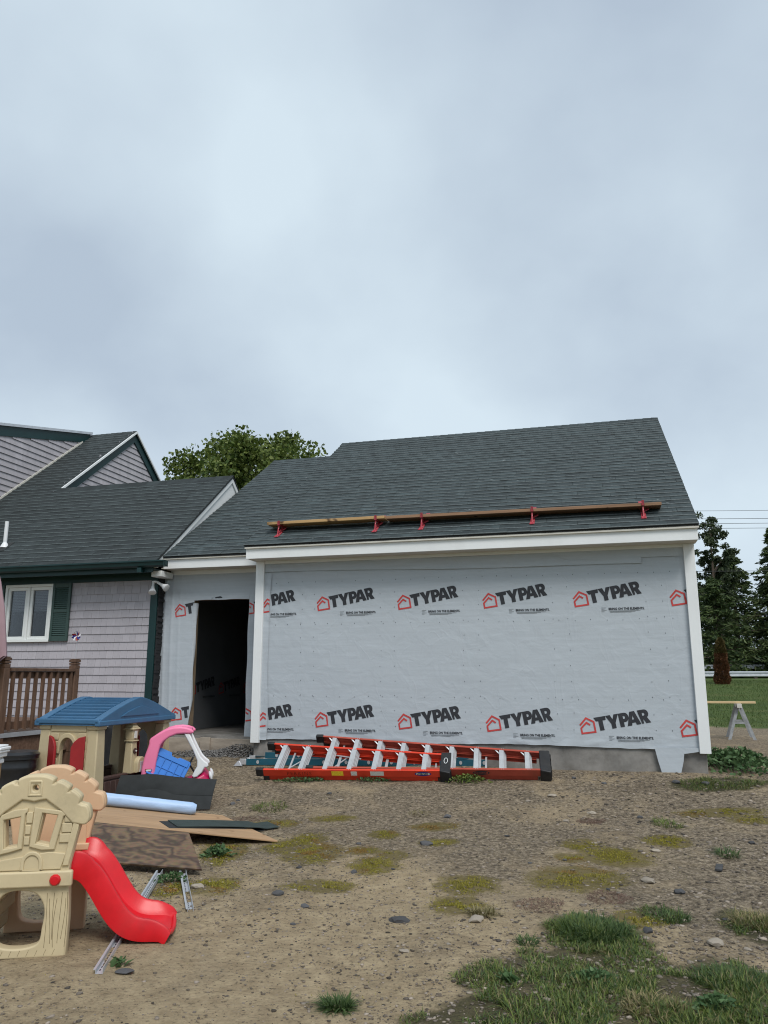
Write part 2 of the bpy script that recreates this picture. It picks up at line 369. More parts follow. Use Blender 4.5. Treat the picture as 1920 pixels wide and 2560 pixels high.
# ------------------------------------------------------------------ mesh helpers
class MB:
    def __init__(s):
        s.v, s.f = [], []
    def add(s, vs, fs):
        n = len(s.v)
        s.v += [tuple(p) for p in vs]
        s.f += [tuple(i + n for i in f) for f in fs]
        return s
    def box(s, x0, x1, y0, y1, z0, z1, m=None):
        p = [Vector((x, y, z)) for z in (z0, z1) for y in (y0, y1) for x in (x0, x1)]
        if m is not None: p = [m @ q for q in p]
        return s.add(p, [(0, 2, 3, 1), (4, 5, 7, 6), (0, 1, 5, 4), (2, 6, 7, 3), (0, 4, 6, 2), (1, 3, 7, 5)])
    def hexa(s, a, b):
        """a, b: two matching quads (4 points each)"""
        return s.add(list(a) + list(b), [(3, 2, 1, 0), (4, 5, 6, 7), (0, 1, 5, 4), (1, 2, 6, 5), (2, 3, 7, 6), (3, 0, 4, 7)])
    def bar(s, p, q, wd, th, up=Vector((0, 0, 1))):
        p, q = Vector(p), Vector(q)
        d = (q - p).normalized()
        sx = d.cross(up)
        if sx.length < 1e-4: sx = d.cross(Vector((1, 0, 0)))
        sx.normalize(); uz = sx.cross(d)
        o = [sx * (i * wd / 2) + uz * (j * th / 2) for i, j in ((-1, -1), (1, -1), (1, 1), (-1, 1))]
        return s.hexa([p + k for k in o], [q + k for k in o])
    def tube(s, pts, rad, n=10, cap=True):
        pts = [Vector(p) for p in pts]
        if not hasattr(rad, '__len__'): rad = [rad] * len(pts)
        base = len(s.v); up = Vector((0, 0, 1))
        for i, p in enumerate(pts):
            d = (pts[min(i + 1, len(pts) - 1)] - pts[max(i - 1, 0)]).normalized()
            a = d.cross(up if abs(d.z) < 0.95 else Vector((1, 0, 0))).normalized(); b = a.cross(d)
            for k in range(n):
                t = 2 * math.pi * k / n
                s.v.append(tuple(p + (a * math.cos(t) + b * math.sin(t)) * rad[i]))
        for i in range(len(pts) - 1):
            for k in range(n):
                k2 = (k + 1) % n
                s.f.append((base + i * n + k, base + i * n + k2, base + (i + 1) * n + k2, base + (i + 1) * n + k))
        if cap:
            s.f.append(tuple(base + k for k in range(n))[::-1]); e = base + (len(pts) - 1) * n
            s.f.append(tuple(e + k for k in range(n)))
        return s
    def lathe(s, prof, n=20, c=(0, 0, 0)):
        base = len(s.v)
        for r, z in prof:
            for k in range(n):
                t = 2 * math.pi * k / n
                s.v.append((c[0] + r * math.cos(t), c[1] + r * math.sin(t), c[2] + z))
        for i in range(len(prof) - 1):
            for k in range(n):
                k2 = (k + 1) % n
                s.f.append((base + i * n + k, base + i * n + k2, base + (i + 1) * n + k2, base + (i + 1) * n + k))
        s.f.append(tuple(base + k for k in range(n))[::-1]); e = base + (len(prof) - 1) * n
        s.f.append(tuple(e + k for k in range(n)))
        return s
    def prism(s, poly, fn0, fn1):
        """poly: 2-D points; fn0/fn1 map a 2-D point to each end"""
        n = len(poly)
        return s.add([fn0(p) for p in poly] + [fn1(p) for p in poly],
                     [tuple(range(n))[::-1], tuple(range(n, 2 * n))] + [(i, (i + 1) % n, n + (i + 1) % n, n + i) for i in range(n)])
    def loft(s, rings, closed=True, cap=True):
        n = len(rings[0]); base = len(s.v)
        for r in rings: s.v += [tuple(p) for p in r]
        for i in range(len(rings) - 1):
            for k in range(n if closed else n - 1):
                k2 = (k + 1) % n
                s.f.append((base + i * n + k, base + i * n + k2, base + (i + 1) * n + k2, base + (i + 1) * n + k))
        if cap and closed:
            s.f.append(tuple(base + k for k in range(n))[::-1]); e = base + (len(rings) - 1) * n
            s.f.append(tuple(e + k for k in range(n)))
        return s
    def mesh(s, name, mat):
        me = bpy.data.meshes.new(name); me.from_pydata(s.v, [], s.f); me.update()
        bm = bmesh.new(); bm.from_mesh(me); bmesh.ops.recalc_face_normals(bm, faces=bm.faces); bm.to_mesh(me); bm.free()
        if mat is not None: me.materials.append(M[mat] if isinstance(mat, str) else mat)
        return me
    def build(s, name, mat, parent=None, bevel=0.0, smooth=False, seg=2):
        return link(name, s.mesh(name, mat), parent, bevel, smooth, seg)

def link(name, me, parent=None, bevel=0.0, smooth=False, seg=2):
    o = bpy.data.objects.new(name, me); COL.objects.link(o)
    if parent is not None: o.parent = parent
    if bevel:
        b = o.modifiers.new('bevel', 'BEVEL'); b.width = bevel; b.segments = seg; b.limit_method = 'ANGLE'; b.angle_limit = R(35)
    if smooth or bevel:
        me.polygons.foreach_set('use_smooth', [True] * len(me.polygons))
        try: me.set_sharp_from_angle(angle=R(35))
        except Exception: pass
    return o

def box(name, mat, parent, x0, x1, y0, y1, z0, z1, bevel=0.0):
    return MB().box(x0, x1, y0, y1, z0, z1).build(name, mat, parent, bevel)

def tag(o, label=None, cat=None, group=None, kind=None):
    if label: o['label'] = label
    if cat: o['category'] = cat
    if group: o['group'] = group
    if kind: o['kind'] = kind
    return o

def thing(name, label, cat, loc=(0, 0, 0), rz=0.0, group=None, mat4=None):
    o = bpy.data.objects.new(name, None); o.empty_display_size = 0.1; COL.objects.link(o)
    if mat4 is not None: o.matrix_world = mat4
    else:
        o.location = loc; o.rotation_euler = (0, 0, rz)
    return tag(o, label, cat, group)

def copy_tree(o, parent=None):
    c = o.copy(); COL.objects.link(c); c.parent = parent
    for ch in list(o.children): copy_tree(ch, c)
    return c

def plate(name, mat, parent, outer, holes=(), th=0.03, bev=0.006, m4=None, res=3, curved=False):
    """moulded plate: 2-D outline in x,z with holes, thickness along y (centred), rounded edges"""
    cu = bpy.data.curves.new(name, 'CURVE'); cu.dimensions = '2D'; cu.fill_mode = 'BOTH'
    cu.extrude = max(th / 2 - bev, 0.0005); cu.bevel_depth = bev; cu.bevel_resolution = res
    for pts in [outer, *holes]:
        sp = cu.splines.new('POLY'); sp.points.add(len(pts) - 1); sp.use_cyclic_u = True
        for q, (x, y) in zip(sp.points, pts): q.co = (x, y, 0, 1)
    cu.offset = -bev
    tmp = bpy.data.objects.new('tmp', cu); COL.objects.link(tmp)
    dg = bpy.context.evaluated_depsgraph_get()
    me = bpy.data.meshes.new_from_object(tmp.evaluated_get(dg), depsgraph=dg)
    bpy.data.objects.remove(tmp); bpy.data.curves.remove(cu)
    rot = Matrix(((1, 0, 0, 0), (0, 0, -1, 0), (0, 1, 0, 0), (0, 0, 0, 1)))
    me.transform(rot if m4 is None else m4 @ rot)
    me.materials.clear(); me.materials.append(M[mat])
    me.name = name
    return link(name, me, parent, smooth=True)

def smooth_loop(pts, n=6):
    """closed Catmull-Rom through 2-D points"""
    out = []; k = len(pts)
    for i in range(k):
        p0, p1, p2, p3 = (pts[(i + j - 1) % k] for j in range(4))
        for t in np.linspace(0, 1, n, endpoint=False):
            out.append(tuple(0.5 * ((2 * p1[c]) + (-p0[c] + p2[c]) * t + (2 * p0[c] - 5 * p1[c] + 4 * p2[c] - p3[c]) * t * t + (-p0[c] + 3 * p1[c] - 3 * p2[c] + p3[c]) * t ** 3) for c in (0, 1)))
    return out

def spline(pts, n=8):
    """open Catmull-Rom through points of any dimension"""
    P = [np.array(p, float) for p in pts]; P = [2 * P[0] - P[1]] + P + [2 * P[-1] - P[-2]]
    out = []
    for i in range(1, len(P) - 2):
        p0, p1, p2, p3 = P[i - 1:i + 3]
        for t in np.linspace(0, 1, n, endpoint=False):
            out.append(0.5 * (2 * p1 + (p2 - p0) * t + (2 * p0 - 5 * p1 + 4 * p2 - p3) * t * t + (3 * p1 - p0 - 3 * p2 + p3) * t ** 3))
    out.append(P[-2]); return out

def np_mesh(name, verts, faces_flat, nper, mat):
    me = bpy.data.meshes.new(name)
    nf = len(faces_flat) // nper
    me.vertices.add(len(verts)); me.vertices.foreach_set('co', np.asarray(verts, np.float32).ravel())
    me.loops.add(len(faces_flat)); me.loops.foreach_set('vertex_index', np.asarray(faces_flat, np.int32))
    me.polygons.add(nf); me.polygons.foreach_set('loop_start', np.arange(0, nf * nper, nper, dtype=np.int32))
    me.polygons.foreach_set('loop_total', np.full(nf, nper, np.int32))
    me.update(calc_edges=True); me.materials.append(M[mat])
    return me

def text_mesh(txt, size, mat, bold=0.0, shear=0.0, space=1.0):
    cu = bpy.data.curves.new('text', 'FONT'); cu.body = txt; cu.size = size; cu.offset = bold; cu.shear = shear; cu.space_character = space
    cu.resolution_u = 2
    tmp = bpy.data.objects.new('tmp', cu); COL.objects.link(tmp)
    dg = bpy.context.evaluated_depsgraph_get()
    me = bpy.data.meshes.new_from_object(tmp.evaluated_get(dg), depsgraph=dg)
    bpy.data.objects.remove(tmp); bpy.data.curves.remove(cu)
    me.materials.clear(); me.materials.append(M[mat]); me.name = 'lettering'
    return me

# ------------------------------------------------------------------ ground
MOSS = [(780,2135,75,26,1),(700,2118,40,14,1),(770,2100,50,14,.8),(640,2128,0,0,0),(935,2165,62,20,1),(800,2215,85,16,1),(905,2130,40,10,.7),(960,2085,40,10,.7),(980,2140,40,12,.5),
        (1170,2210,80,20,1),(1145,2260,65,26,1),(1445,2195,120,28,1),(1540,2140,85,26,1),(1455,2112,45,14,1),(1670,2105,55,16,1),(1430,2145,45,12,.8),(1800,2030,110,12,.8),(1880,2050,60,12,.6),
        (530,2215,70,26,1.1),(560,2125,60,22,1),(430,2225,45,22,.9),(1600,2300,70,22,.9),(1085,2065,60,10,.6),(690,2060,60,10,.5),(560,2140,30,20,1),(830,2045,60,8,.5),(1095,2105,50,10,.5)]
MOSS = [m for m in MOSS if m[2] > 0]
REDW = [(1350,2265,75,22),(1520,2245,60,18),(1480,2055,40,8),(600,2050,60,8)]
GRASS = [(1490,2345,130,60,1.0),(1480,2440,260,75,.8),(1850,2480,150,90,.9),(1650,2500,220,80,.8),(1330,2530,250,50,.8),(1890,2320,80,45,.7),(1090,2545,90,25,.5),(1660,2290,60,22,.6),(1800,1960,130,16,.6),(1740,2545,250,50,.9),(1250,2450,110,40,.5)]

def ell(x, y, lst):
    """how deep a ground point lies inside photo-measured patches (0..1)"""
    m = 0.0
    for (c, a, b) in lst:
        d = math.hypot((x - c.x) / a, (y - c.y) / b)
        if d < 1.35: m = max(m, min(1.0, (1.35 - d) / 0.6))
    return m
def patch(px, py, rx, ry):
    c = pix(px, py); e = pix(px + rx, py); t = pix(px, py - ry); b = pix(px, py + ry)
    return (c, abs(e.x - c.x), max(0.5 * abs(t.y - b.y), 0.04))
MP = [(patch(*m[:4]), m[4]) for m in MOSS]
RP = [patch(*m) for m in REDW]
GP = [(patch(*m[:4]), m[4]) for m in GRASS]

def axis(lo, hi, step, far_lo, far_hi, grow=1.25):
    a = list(np.arange(lo, hi + 1e-6, step)); s = step
    while a[-1] < far_hi: s *= grow; a.append(a[-1] + s)
    s = step
    while a[0] > far_lo: s *= grow; a.insert(0, a[0] - s)
    return np.array(a)
gx = axis(-4.2, 6.0, 0.05, -700, 700); gy = axis(3.0, 13.0, 0.05, -500, 900)
gvert = np.zeros((len(gy), len(gx), 3), np.float32); gcol = np.zeros((len(gy), len(gx), 4), np.float32); gcol[..., 3] = .5
mosslist = [m for m, k in MP]; grasslist = [m for m, k in GP]
for j, y in enumerate(gy):
    for i, x in enumerate(gx):
        near = -4.3 < x < 7 and 2.9 < y < 13.5
        gvert[j, i] = (x, y, gz(x, y) if near else g0(x, y))
        if near and (y < 10):
            gcol[j, i, 0] = ell(x, y, mosslist); gcol[j, i, 2] = ell(x, y, grasslist)
        u, v = uv_of(x, y)
        gcol[j, i, 3] = max(0, min(1, (v + 5.6) / 2.6 + .35 * max(0, x - .6)))
        if u > 6.4 or v > 9:
            gcol[j, i, 1] = min(1, max(0, (v - 10.5) / 1.5))
        if not (-40 < v < 200 and -60 < u < 90) or v < -12 or u < -14 or u > 14: gcol[j, i, 1] = 1
ni, nj = len(gx), len(gy)
idx = np.arange(ni * nj).reshape(nj, ni)
fq = np.stack([idx[:-1, :-1], idx[:-1, 1:], idx[1:, 1:], idx[1:, :-1]], -1).reshape(-1)

def ground_mat():
    m, N, L, P = _nodes('dirt_ground')
    P.inputs['Roughness'].default_value = 0.95; P.inputs['Specular IOR Level'].default_value = 0.2
    c = N.new('ShaderNodeTexCoord'); at = N.new('ShaderNodeAttribute'); at.attribute_name = 'mask'
    sp = N.new('ShaderNodeSeparateColor'); L.new(at.outputs['Color'], sp.inputs[0])
    def noise(scale, detail=6, rough=0.6, dist=0.0):
        n = N.new('ShaderNodeTexNoise'); n.inputs['Scale'].default_value = scale; n.inputs['Detail'].default_value = detail
        n.inputs['Roughness'].default_value = rough; n.inputs['Distortion'].default_value = dist
        L.new(c.outputs['Object'], n.inputs['Vector']); return n.outputs['Fac']
    def ramp(fac, stops):
        r = N.new('ShaderNodeValToRGB'); e = r.color_ramp.elements
        while len(e) < len(stops): e.new(0.5)
        for k, (p, col) in enumerate(stops): e[k].position = p; e[k].color = (*col, 1)
        L.new(fac, r.inputs[0]); return r.outputs[0]
    def mix(f, a, b):
        x = N.new('ShaderNodeMix'); x.data_type = 'RGBA'; L.new(f, x.inputs[0])
        for s, q in ((6, a), (7, b)):
            if isinstance(q, tuple): x.inputs[s].default_value = (*q, 1)
            else: L.new(q, x.inputs[s])
        return x.outputs[2]
    def mrange(f, a, b, lo=0, hi=1):
        r = N.new('ShaderNodeMapRange'); r.inputs['From Min'].default_value = a; r.inputs['From Max'].default_value = b
        r.inputs['To Min'].default_value = lo; r.inputs['To Max'].default_value = hi; L.new(f, r.inputs['Value']); return r.outputs[0]
    def math2(op, a, b):
        q = N.new('ShaderNodeMath'); q.operation = op; L.new(a, q.inputs[0])
        if isinstance(b, (int, float)): q.inputs[1].default_value = b
        else: L.new(b, q.inputs[1])
        return q.outputs[0]
    big = noise(0.9, 7, 0.66, 1.2)
    sand = ramp(noise(7, 8, 0.7), [(0.28, (0.265, 0.200, 0.122)), (0.70, (0.500, 0.395, 0.252))])
    grit = ramp(noise(26, 6, 0.75), [(0.36, (0.065, 0.050, 0.036)), (0.50, (0.205, 0.164, 0.114)), (0.64, (0.405, 0.332, 0.240))])
    base = mix(mrange(math2('ADD', math2('MULTIPLY', big, 1.5), math2('MULTIPLY', math2('SUBTRACT', at.outputs['Alpha'], 0.5), 0.50)), 0.62, 1.00), sand, grit)
    damp = mrange(noise(1.7, 5, 0.65, 1.0), 0.56, 0.72)
    base = mix(math2('MULTIPLY', damp, 0.45), base, (0.085, 0.066, 0.045))
    spk = mrange(noise(38, 4, 0.7), 0.57, 0.63)
    base = mix(math2('MULTIPLY', spk, 0.62), base, (0.055, 0.044, 0.034))
    spk2 = mrange(noise(70, 2, 0.5), 0.68, 0.72)
    base = mix(math2('MULTIPLY', spk2, 0.6), base, (0.36, 0.31, 0.25))
    edge = noise(9, 5, 0.7)
    mo = mrange(math2('ADD', math2('MULTIPLY', sp.outputs[0], 0.75), math2('MULTIPLY', edge, 1.5)), 0.95, 1.30)
    base = mix(math2('MULTIPLY', mo, 0.75), base, ramp(noise(40, 4, 0.7), [(0.3, (0.085, 0.070, 0.022)), (0.7, (0.19, 0.150, 0.040))]))
    gr = mrange(math2('ADD', sp.outputs[2], math2('MULTIPLY', edge, 1.3)), 0.95, 1.5)
    base = mix(math2('MULTIPLY', gr, 0.85), base, ramp(noise(30, 4, 0.7), [(0.3, (0.022, 0.025, 0.010)), (0.7, (0.070, 0.068, 0.028))]))
    lawn = ramp(noise(0.9, 8, 0.7), [(0.32, (0.040, 0.066, 0.016)), (0.52, (0.072, 0.108, 0.026)), (0.72, (0.130, 0.120, 0.050))])
    base = mix(mrange(math2('ADD', sp.outputs[1], math2('MULTIPLY', math2('SUBTRACT', noise(1.2), 0.5), 0.8)), 0.35, 0.6), base, lawn)
    L.new(base, P.inputs['Base Color'])
    b1 = N.new('ShaderNodeBump'); b1.inputs['Strength'].default_value = 1.0; b1.inputs['Distance'].default_value = 0.035
    L.new(noise(22, 8, 0.75), b1.inputs['Height'])
    b2 = N.new('ShaderNodeBump'); b2.inputs['Strength'].default_value = 0.7; b2.inputs['Distance'].default_value = 0.008
    vo = N.new('ShaderNodeTexVoronoi'); vo.inputs['Scale'].default_value = 55; L.new(c.outputs['Object'], vo.inputs['Vector'])
    L.new(vo.outputs['Distance'], b2.inputs['Height']); L.new(b1.outputs[0], b2.inputs['Normal'])
    L.new(b2.outputs[0], P.inputs['Normal'])
    return m
M['ground'] = ground_mat()
gme = np_mesh('ground', gvert.reshape(-1, 3), fq, 4, 'ground')
ca = gme.color_attributes.new('mask', 'FLOAT_COLOR', 'POINT'); ca.data.foreach_set('color', gcol.reshape(-1))
ground = link('ground', gme, smooth=True); tag(ground, kind='structure')

# ------------------------------------------------------------------ prints on the house wrap
def flat2d(polys):
    cu = bpy.data.curves.new('flat', 'CURVE'); cu.dimensions = '2D'; cu.fill_mode = 'FRONT'
    for pts in polys:
        sp = cu.splines.new('POLY'); sp.points.add(len(pts) - 1); sp.use_cyclic_u = True
        for q, (x, y) in zip(sp.points, pts): q.co = (x, y, 0, 1)
    tmp = bpy.data.objects.new('tmp', cu); COL.objects.link(tmp)
    dg = bpy.context.evaluated_depsgraph_get()
    me = bpy.data.meshes.new_from_object(tmp.evaluated_get(dg), depsgraph=dg)
    bpy.data.objects.remove(tmp); bpy.data.curves.remove(cu)
    return me
def arc(cx, cy, rx, ry, a0, a1, n=8):
    return [(cx + rx * math.cos(R(a0 + (a1 - a0) * k / n)), cy + ry * math.sin(R(a0 + (a1 - a0) * k / n))) for k in range(n + 1)]
H = 0.165
T_ = [[(.180, H), (.336, H), (.333, .117), (.290, .117), (.290, 0), (.234, 0), (.234, .117), (.205, .117)]]
Y_ = [[(.336, H), (.398, H), (.421, .108), (.446, H), (.505, H), (.449, .060), (.449, 0), (.393, 0), (.393, .060)]]
P_ = [[(.503, H)] + arc(.580, .110, .050, .055, 90, -90) + [(.557, .055), (.557, 0), (.503, 0)],
      [(.557, .127)] + arc(.570, .110, .016, .017, 90, -90) + [(.557, .093)]]
A_ = [[(.654, H), (.716, H), (.770, 0), (.712, 0), (.704, .030), (.660, .030), (.652, 0), (.594, 0)], [(.682, .118), (.695, .068), (.669, .068)]]
R_ = [[(.752, H)] + arc(.836, .113, .050, .052, 90, -60) + [(.896, 0), (.834, 0), (.812, .048), (.806, .048), (.806, 0), (.780, 0)],
      [(.806, .128)] + arc(.822, .110, .015, .017, 90, -90) + [(.806, .093)]]
LET = [[[(.18 + (x - .18) * .93, y) for x, y in p] for p in l] for l in (T_, Y_, P_, A_, R_)]
rot_l = R(10.3)
def tilt(p): return (p[0] * math.cos(rot_l) - p[1] * math.sin(rot_l), p[0] * math.sin(rot_l) + p[1] * math.cos(rot_l))
def join_me(ms):
    bm = bmesh.new()
    for m in ms: bm.from_mesh(m)
    me = bpy.data.meshes.new('p'); bm.to_mesh(me); bm.free()
    return me
ME_LET = join_me([flat2d([[tilt(p) for p in poly] for poly in l]) for l in LET])
LOGO_PTS = [(-.018, .102), (.058, .190), (.150, .146), (.168, .026), (.006, .004), (-.004, .066), (.062, .136), (.106, .108)]
def stroke(pts, wd):
    P2 = [Vector(p) for p in pts]; L, Rr = [], []
    for i, p in enumerate(P2):
        d1 = (p - P2[i - 1]).normalized() if i else (P2[1] - p).normalized()
        d2 = (P2[i + 1] - p).normalized() if i < len(P2) - 1 else d1
        t = (d1 + d2).normalized(); n = Vector((-t.y, t.x)); k = wd / 2 / max(0.35, n.dot(Vector((-d1.y, d1.x))))
        L.append(p + n * k); Rr.append(p - n * k)
    me = bpy.data.meshes.new('s')
    me.from_pydata([(*q, 0) for q in L + Rr], [], [(i, i + 1, len(L) + i + 1, len(L) + i) for i in range(len(L) - 1)])
    return me
ME_LOGO = stroke(LOGO_PTS, 0.021)
sl = text_mesh('BRING ON THE ELEMENTS.', 0.040, 'ink', bold=0.0013, space=1.02)
xs = [v.co.x for v in sl.vertices]; kx = 0.435 / (max(xs) - min(xs))
for v in sl.vertices: v.co.x = (v.co.x - min(xs)) * kx + .415; v.co.y = v.co.y - .050
ME_SLO = sl
bmf = MB()
for (x0, x1, y) in ((.325, .385, -.024), (.325, .365, -.040), (.325, .390, -.056), (.325, .362, -.072), (.420, .800, -.064), (.430, .740, -.074), (.430, .690, -.082)):
    bmf.add([(x0, y, 0), (x1, y, 0), (x1, y + .004, 0), (x0, y + .004, 0)], [(0, 1, 2, 3)])
ME_FINE = bmf.mesh('fine', None)

def wrinkle(u, z):
    """how far the wrap stands off the wall, metres (towards the viewer)"""
    a = mnoise.noise(Vector((u * 1.6, z * 2.2, 1.7))) * 0.0022 + mnoise.noise(Vector((u * 0.9, z * 1.3, 9.0))) * 0.004
    if u < 1.2 and z > 2.0:
        k = (1.2 - u) / 1.2 * (z - 2.0)
        a += 0.006 * k * math.sin((u * 0.75 + z * 0.66) * 38 + 2 * mnoise.noise(Vector((u * 3, z * 3, 0))))
    if z < 0.80:
        a += 0.010 * ((0.80 - z) / 0.16) * (0.5 + mnoise.noise(Vector((u * 5.0, z * 14, 4.0)))) ** 2
    return 0.006 + a
def put_print(wrap, to3, x0, z0, umin=-99, umax=99, parts=('logo', 'lettering', 'slogan', 'fine'), names=None, off=0.004, hole=None, zmin=None):
    src = {'logo': (ME_LOGO, 'print_red'), 'lettering': (ME_LET, 'ink'), 'slogan': (ME_SLO, 'ink'), 'fine': (ME_FINE, 'ink_thin')}
    for k in parts:
        me, mt = src[k]
        bm = bmesh.new(); bm.from_mesh(me)
        bmesh.ops.translate(bm, vec=(x0, z0, 0), verts=bm.verts)
        for lim, sgn in ((umin, -1), (umax, 1)):
            if abs(lim) < 50:
                bmesh.ops.bisect_plane(bm, geom=bm.verts[:] + bm.edges[:] + bm.faces[:], plane_co=(lim, 0, 0), plane_no=(sgn, 0, 0), clear_outer=True)
        if zmin is not None:
            bmesh.ops.bisect_plane(bm, geom=bm.verts[:] + bm.edges[:] + bm.faces[:], plane_co=(0, zmin, 0), plane_no=(0, -1, 0), clear_outer=True)
        if not bm.faces:
            bm.free(); continue
        bmesh.ops.triangulate(bm, faces=bm.faces)
        for v in bm.verts:
            v.co = to3(v.co.x, v.co.y, off)
        bmesh.ops.recalc_face_normals(bm, faces=bm.faces)
        m2 = bpy.data.meshes.new(k); bm.to_mesh(m2); bm.free()
        m2.materials.clear(); m2.materials.append(M[mt])
        link({'logo': 'logo', 'lettering': 'lettering', 'slogan': 'slogan', 'fine': 'fine_print'}[k], m2, wrap)

def sheet(name, mat, parent, us, zs, f, th=0.0):
    """wrinkled sheet: f(u,z) -> 3-D point"""
    V, Fq = [], []
    for z in zs:
        for u in us: V.append(f(u, z))
    n = len(us)
    for j in range(len(zs) - 1):
        for i in range(n - 1): Fq.append((j * n + i, j * n + i + 1, (j + 1) * n + i + 1, (j + 1) * n + i))
    mb = MB().add(V, Fq)
    o = link(name, mb.mesh(name, mat), parent, smooth=True)
    return o

# ------------------------------------------------------------------ roof shingles
def roof_shingles(parent, mat, v0, z0, slope, s_max, urange, expo=0.142, seed=1, lift=0.0, cap=300, length=1.0, frame=None):
    rr = random.Random(seed)
    th = math.atan(slope); c, s = math.cos(th), math.sin(th)
    def pt(u, q, h): return (u, v0 + q * c - (h + lift) * s, z0 + q * s + (h + lift) * c)
    made = 0; rest = MB()
    n = int(math.ceil(s_max / expo))
    for i in range(n):
        q0 = i * expo - 0.015; q1 = min(q0 + expo + 0.02, s_max)
        ua, ub = urange(q0 + 0.5 * expo)
        if ub - ua < 0.02 or q1 - q0 < 0.03: continue
        off = (i * 0.37 + rr.uniform(-.05, .05)) % length
        cuts = [ua] + [x for x in np.arange(ua - off + length, ub, length) if x - ua > .05 and ub - x > .05] + [ub]
        ph = rr.uniform(0, 6)
        for a, b in zip(cuts[:-1], cuts[1:]):
            mb = MB(); x = a + 0.002; tab = rr.random() < .5
            while x < b - 0.003:
                wd = rr.uniform(.11, .20) if tab else rr.uniform(.08, .26)
                x2 = min(x + wd, b - 0.002)
                if b - x2 < .05: x2 = b - 0.002
                hb = (0.0195 if tab else 0.0165) + 0.0022 * math.sin(x * 3.1 + ph) + rr.uniform(-.001, .0014)
                qa = q0 - (rr.uniform(.000, .003) if tab else 0.0) + 0.003 * math.sin(x * 1.7 + ph)
                hl = hb * .55
                mb.add([pt(x, qa, 0), pt(x2, qa, 0), pt(x2, qa, hl), pt(x, qa, hl), pt(x2, q1, .002), pt(x, q1, .002), pt(x2, qa + .011, hb), pt(x, qa + .011, hb)],
                       [(0, 1, 2, 3), (7, 6, 4, 5), (3, 2, 6, 7), (0, 3, 7, 5), (1, 4, 6, 2)])
                x = x2; tab = not tab
            if made < cap:
                so = mb.build('shingle', mat, parent); made += 1
                so.data.materials.append(M['shingle_edge_lit'])
                so.data.materials.append(M['roof_deck'])  # dark butt face: the shadow under each lip put into the colour
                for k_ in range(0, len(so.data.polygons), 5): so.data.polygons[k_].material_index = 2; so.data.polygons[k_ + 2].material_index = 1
            else:
                rest.v_off = 0; rest.add(mb.v, mb.f)
    if rest.v:
        o = rest.build('shingles', mat, parent); tag(o, kind='stuff')

# ------------------------------------------------------------------ garage
GMAT = Matrix.Translation((OX, OY, 0)) @ Matrix.Rotation(-ANG, 4, 'Z')
garage = thing('garage', 'grey wrapped new garage with white corner boards and dark shingled gable roof', 'garage', mat4=GMAT)
GU1 = 5.985
prof = [(.04, .66), (.04, 3.14), (3.97, 5.98), (7.90, 3.14), (7.90, .66)]
MB().prism(prof, lambda p: Vector((.03, p[0], p[1])), lambda p: Vector((GU1 - .02, p[0], p[1]))).build('wall', 'sheathing', garage)
fm = MB()
fu = np.linspace(.05, 5.955, 60)
fm.box(.05, 5.955, .05, 7.88, -.3, .655)
fm.build('foundation', 'concrete', garage, bevel=0.01)
def wrap3(u, z, off=0.0): return Vector((u, .034 - wrinkle(u, z) - off, z))
def zbot(u): return .640 + .010 * math.sin(u * 2.1) + .008 * mnoise.noise(Vector((u * 6, 0, 0)))
us = np.linspace(.06, 5.96, 240); zs0 = np.linspace(0, 1, 110)
V, Fq = [], []
for t in zs0:
    for u in us:
        zb = zbot(u); z = zb + (3.10 - zb) * t
        V.append(wrap3(u, z))
n = len(us)
for j in range(len(zs0) - 1):
    for i in range(n - 1): Fq.append((j * n + i, j * n + i + 1, (j + 1) * n + i + 1, (j + 1) * n + i))
wrap = link('house_wrap', MB().add(V, Fq).mesh('house_wrap', 'wrap'), garage, smooth=True)
for k in range(4):
    put_print(wrap, wrap3, .982 + 1.1755 * k, 2.402 - .009 * k)
    put_print(wrap, wrap3, .982 + 1.1765 * k, .818 - .008 * k)
put_print(wrap, wrap3, .982 - 1.174, 2.402, umin=.256); put_print(wrap, wrap3, .982 - 1.174, .815, umin=.258)
put_print(wrap, wrap3, 5.690, 2.361, umax=5.90, parts=('logo', 'lettering')); put_print(wrap, wrap3, 5.690, .783, umax=5.90, parts=('logo', 'lettering'))
# overlapping strips of wrap: left, along the top, and the loose flap at the bottom right
def strip3(u, z, off=0.0): return wrap3(u, z, .012 + off + .004 * (1 + math.sin(z * 9 + u * 11)) * .5)
ls = sheet('wrap_strip', 'wrap', wrap, np.linspace(.08, .25, 10), np.linspace(.632, 2.96, 140),
           lambda u, z: strip3(u + (.012 * math.sin(z * 2.3) + .006 * math.sin(z * 7.0)) * (u - .08) / .17, z))
put_print(wrap, lambda u, z, o: strip3(u, z, o), .150, 2.392, umax=.244, parts=('logo',)); put_print(wrap, lambda u, z, o: strip3(u, z, o), .135, .806, umax=.240, parts=('logo',))
sheet('wrap_strip', 'wrap', wrap, np.linspace(.08, 5.36, 160), np.linspace(0, 1, 12),
      lambda u, t: wrap3(u, 2.975 - .014 * u + .010 * math.sin(u * 1.5) + t * (3.10 - (2.975 - .014 * u)), .020 + .004 * math.sin(u * 5 + t * 3) - .012 * t))
sheet('wrap_strip', 'wrap', wrap, np.linspace(4.25, 5.9, 50), np.linspace(0, 1, 8),
      lambda u, t: wrap3(u, max(2.985, 3.07 - (u - 4.25) * .45) + t * (3.095 - max(2.985, 3.07 - (u - 4.25) * .45)), .0165 + .002 * math.sin(u * 6)))
fl = [(5.36, .655), (5.39, .50), (5.425, .36), (5.445, .346), (5.62, .342), (5.642, .36), (5.68, .50), (5.693, .585), (5.88, .615), (5.88, .655)]
def flap_pt(p): return Vector((p[0], .046 - .045 - .02 * max(0, (.65 - p[1])) , p[1]))
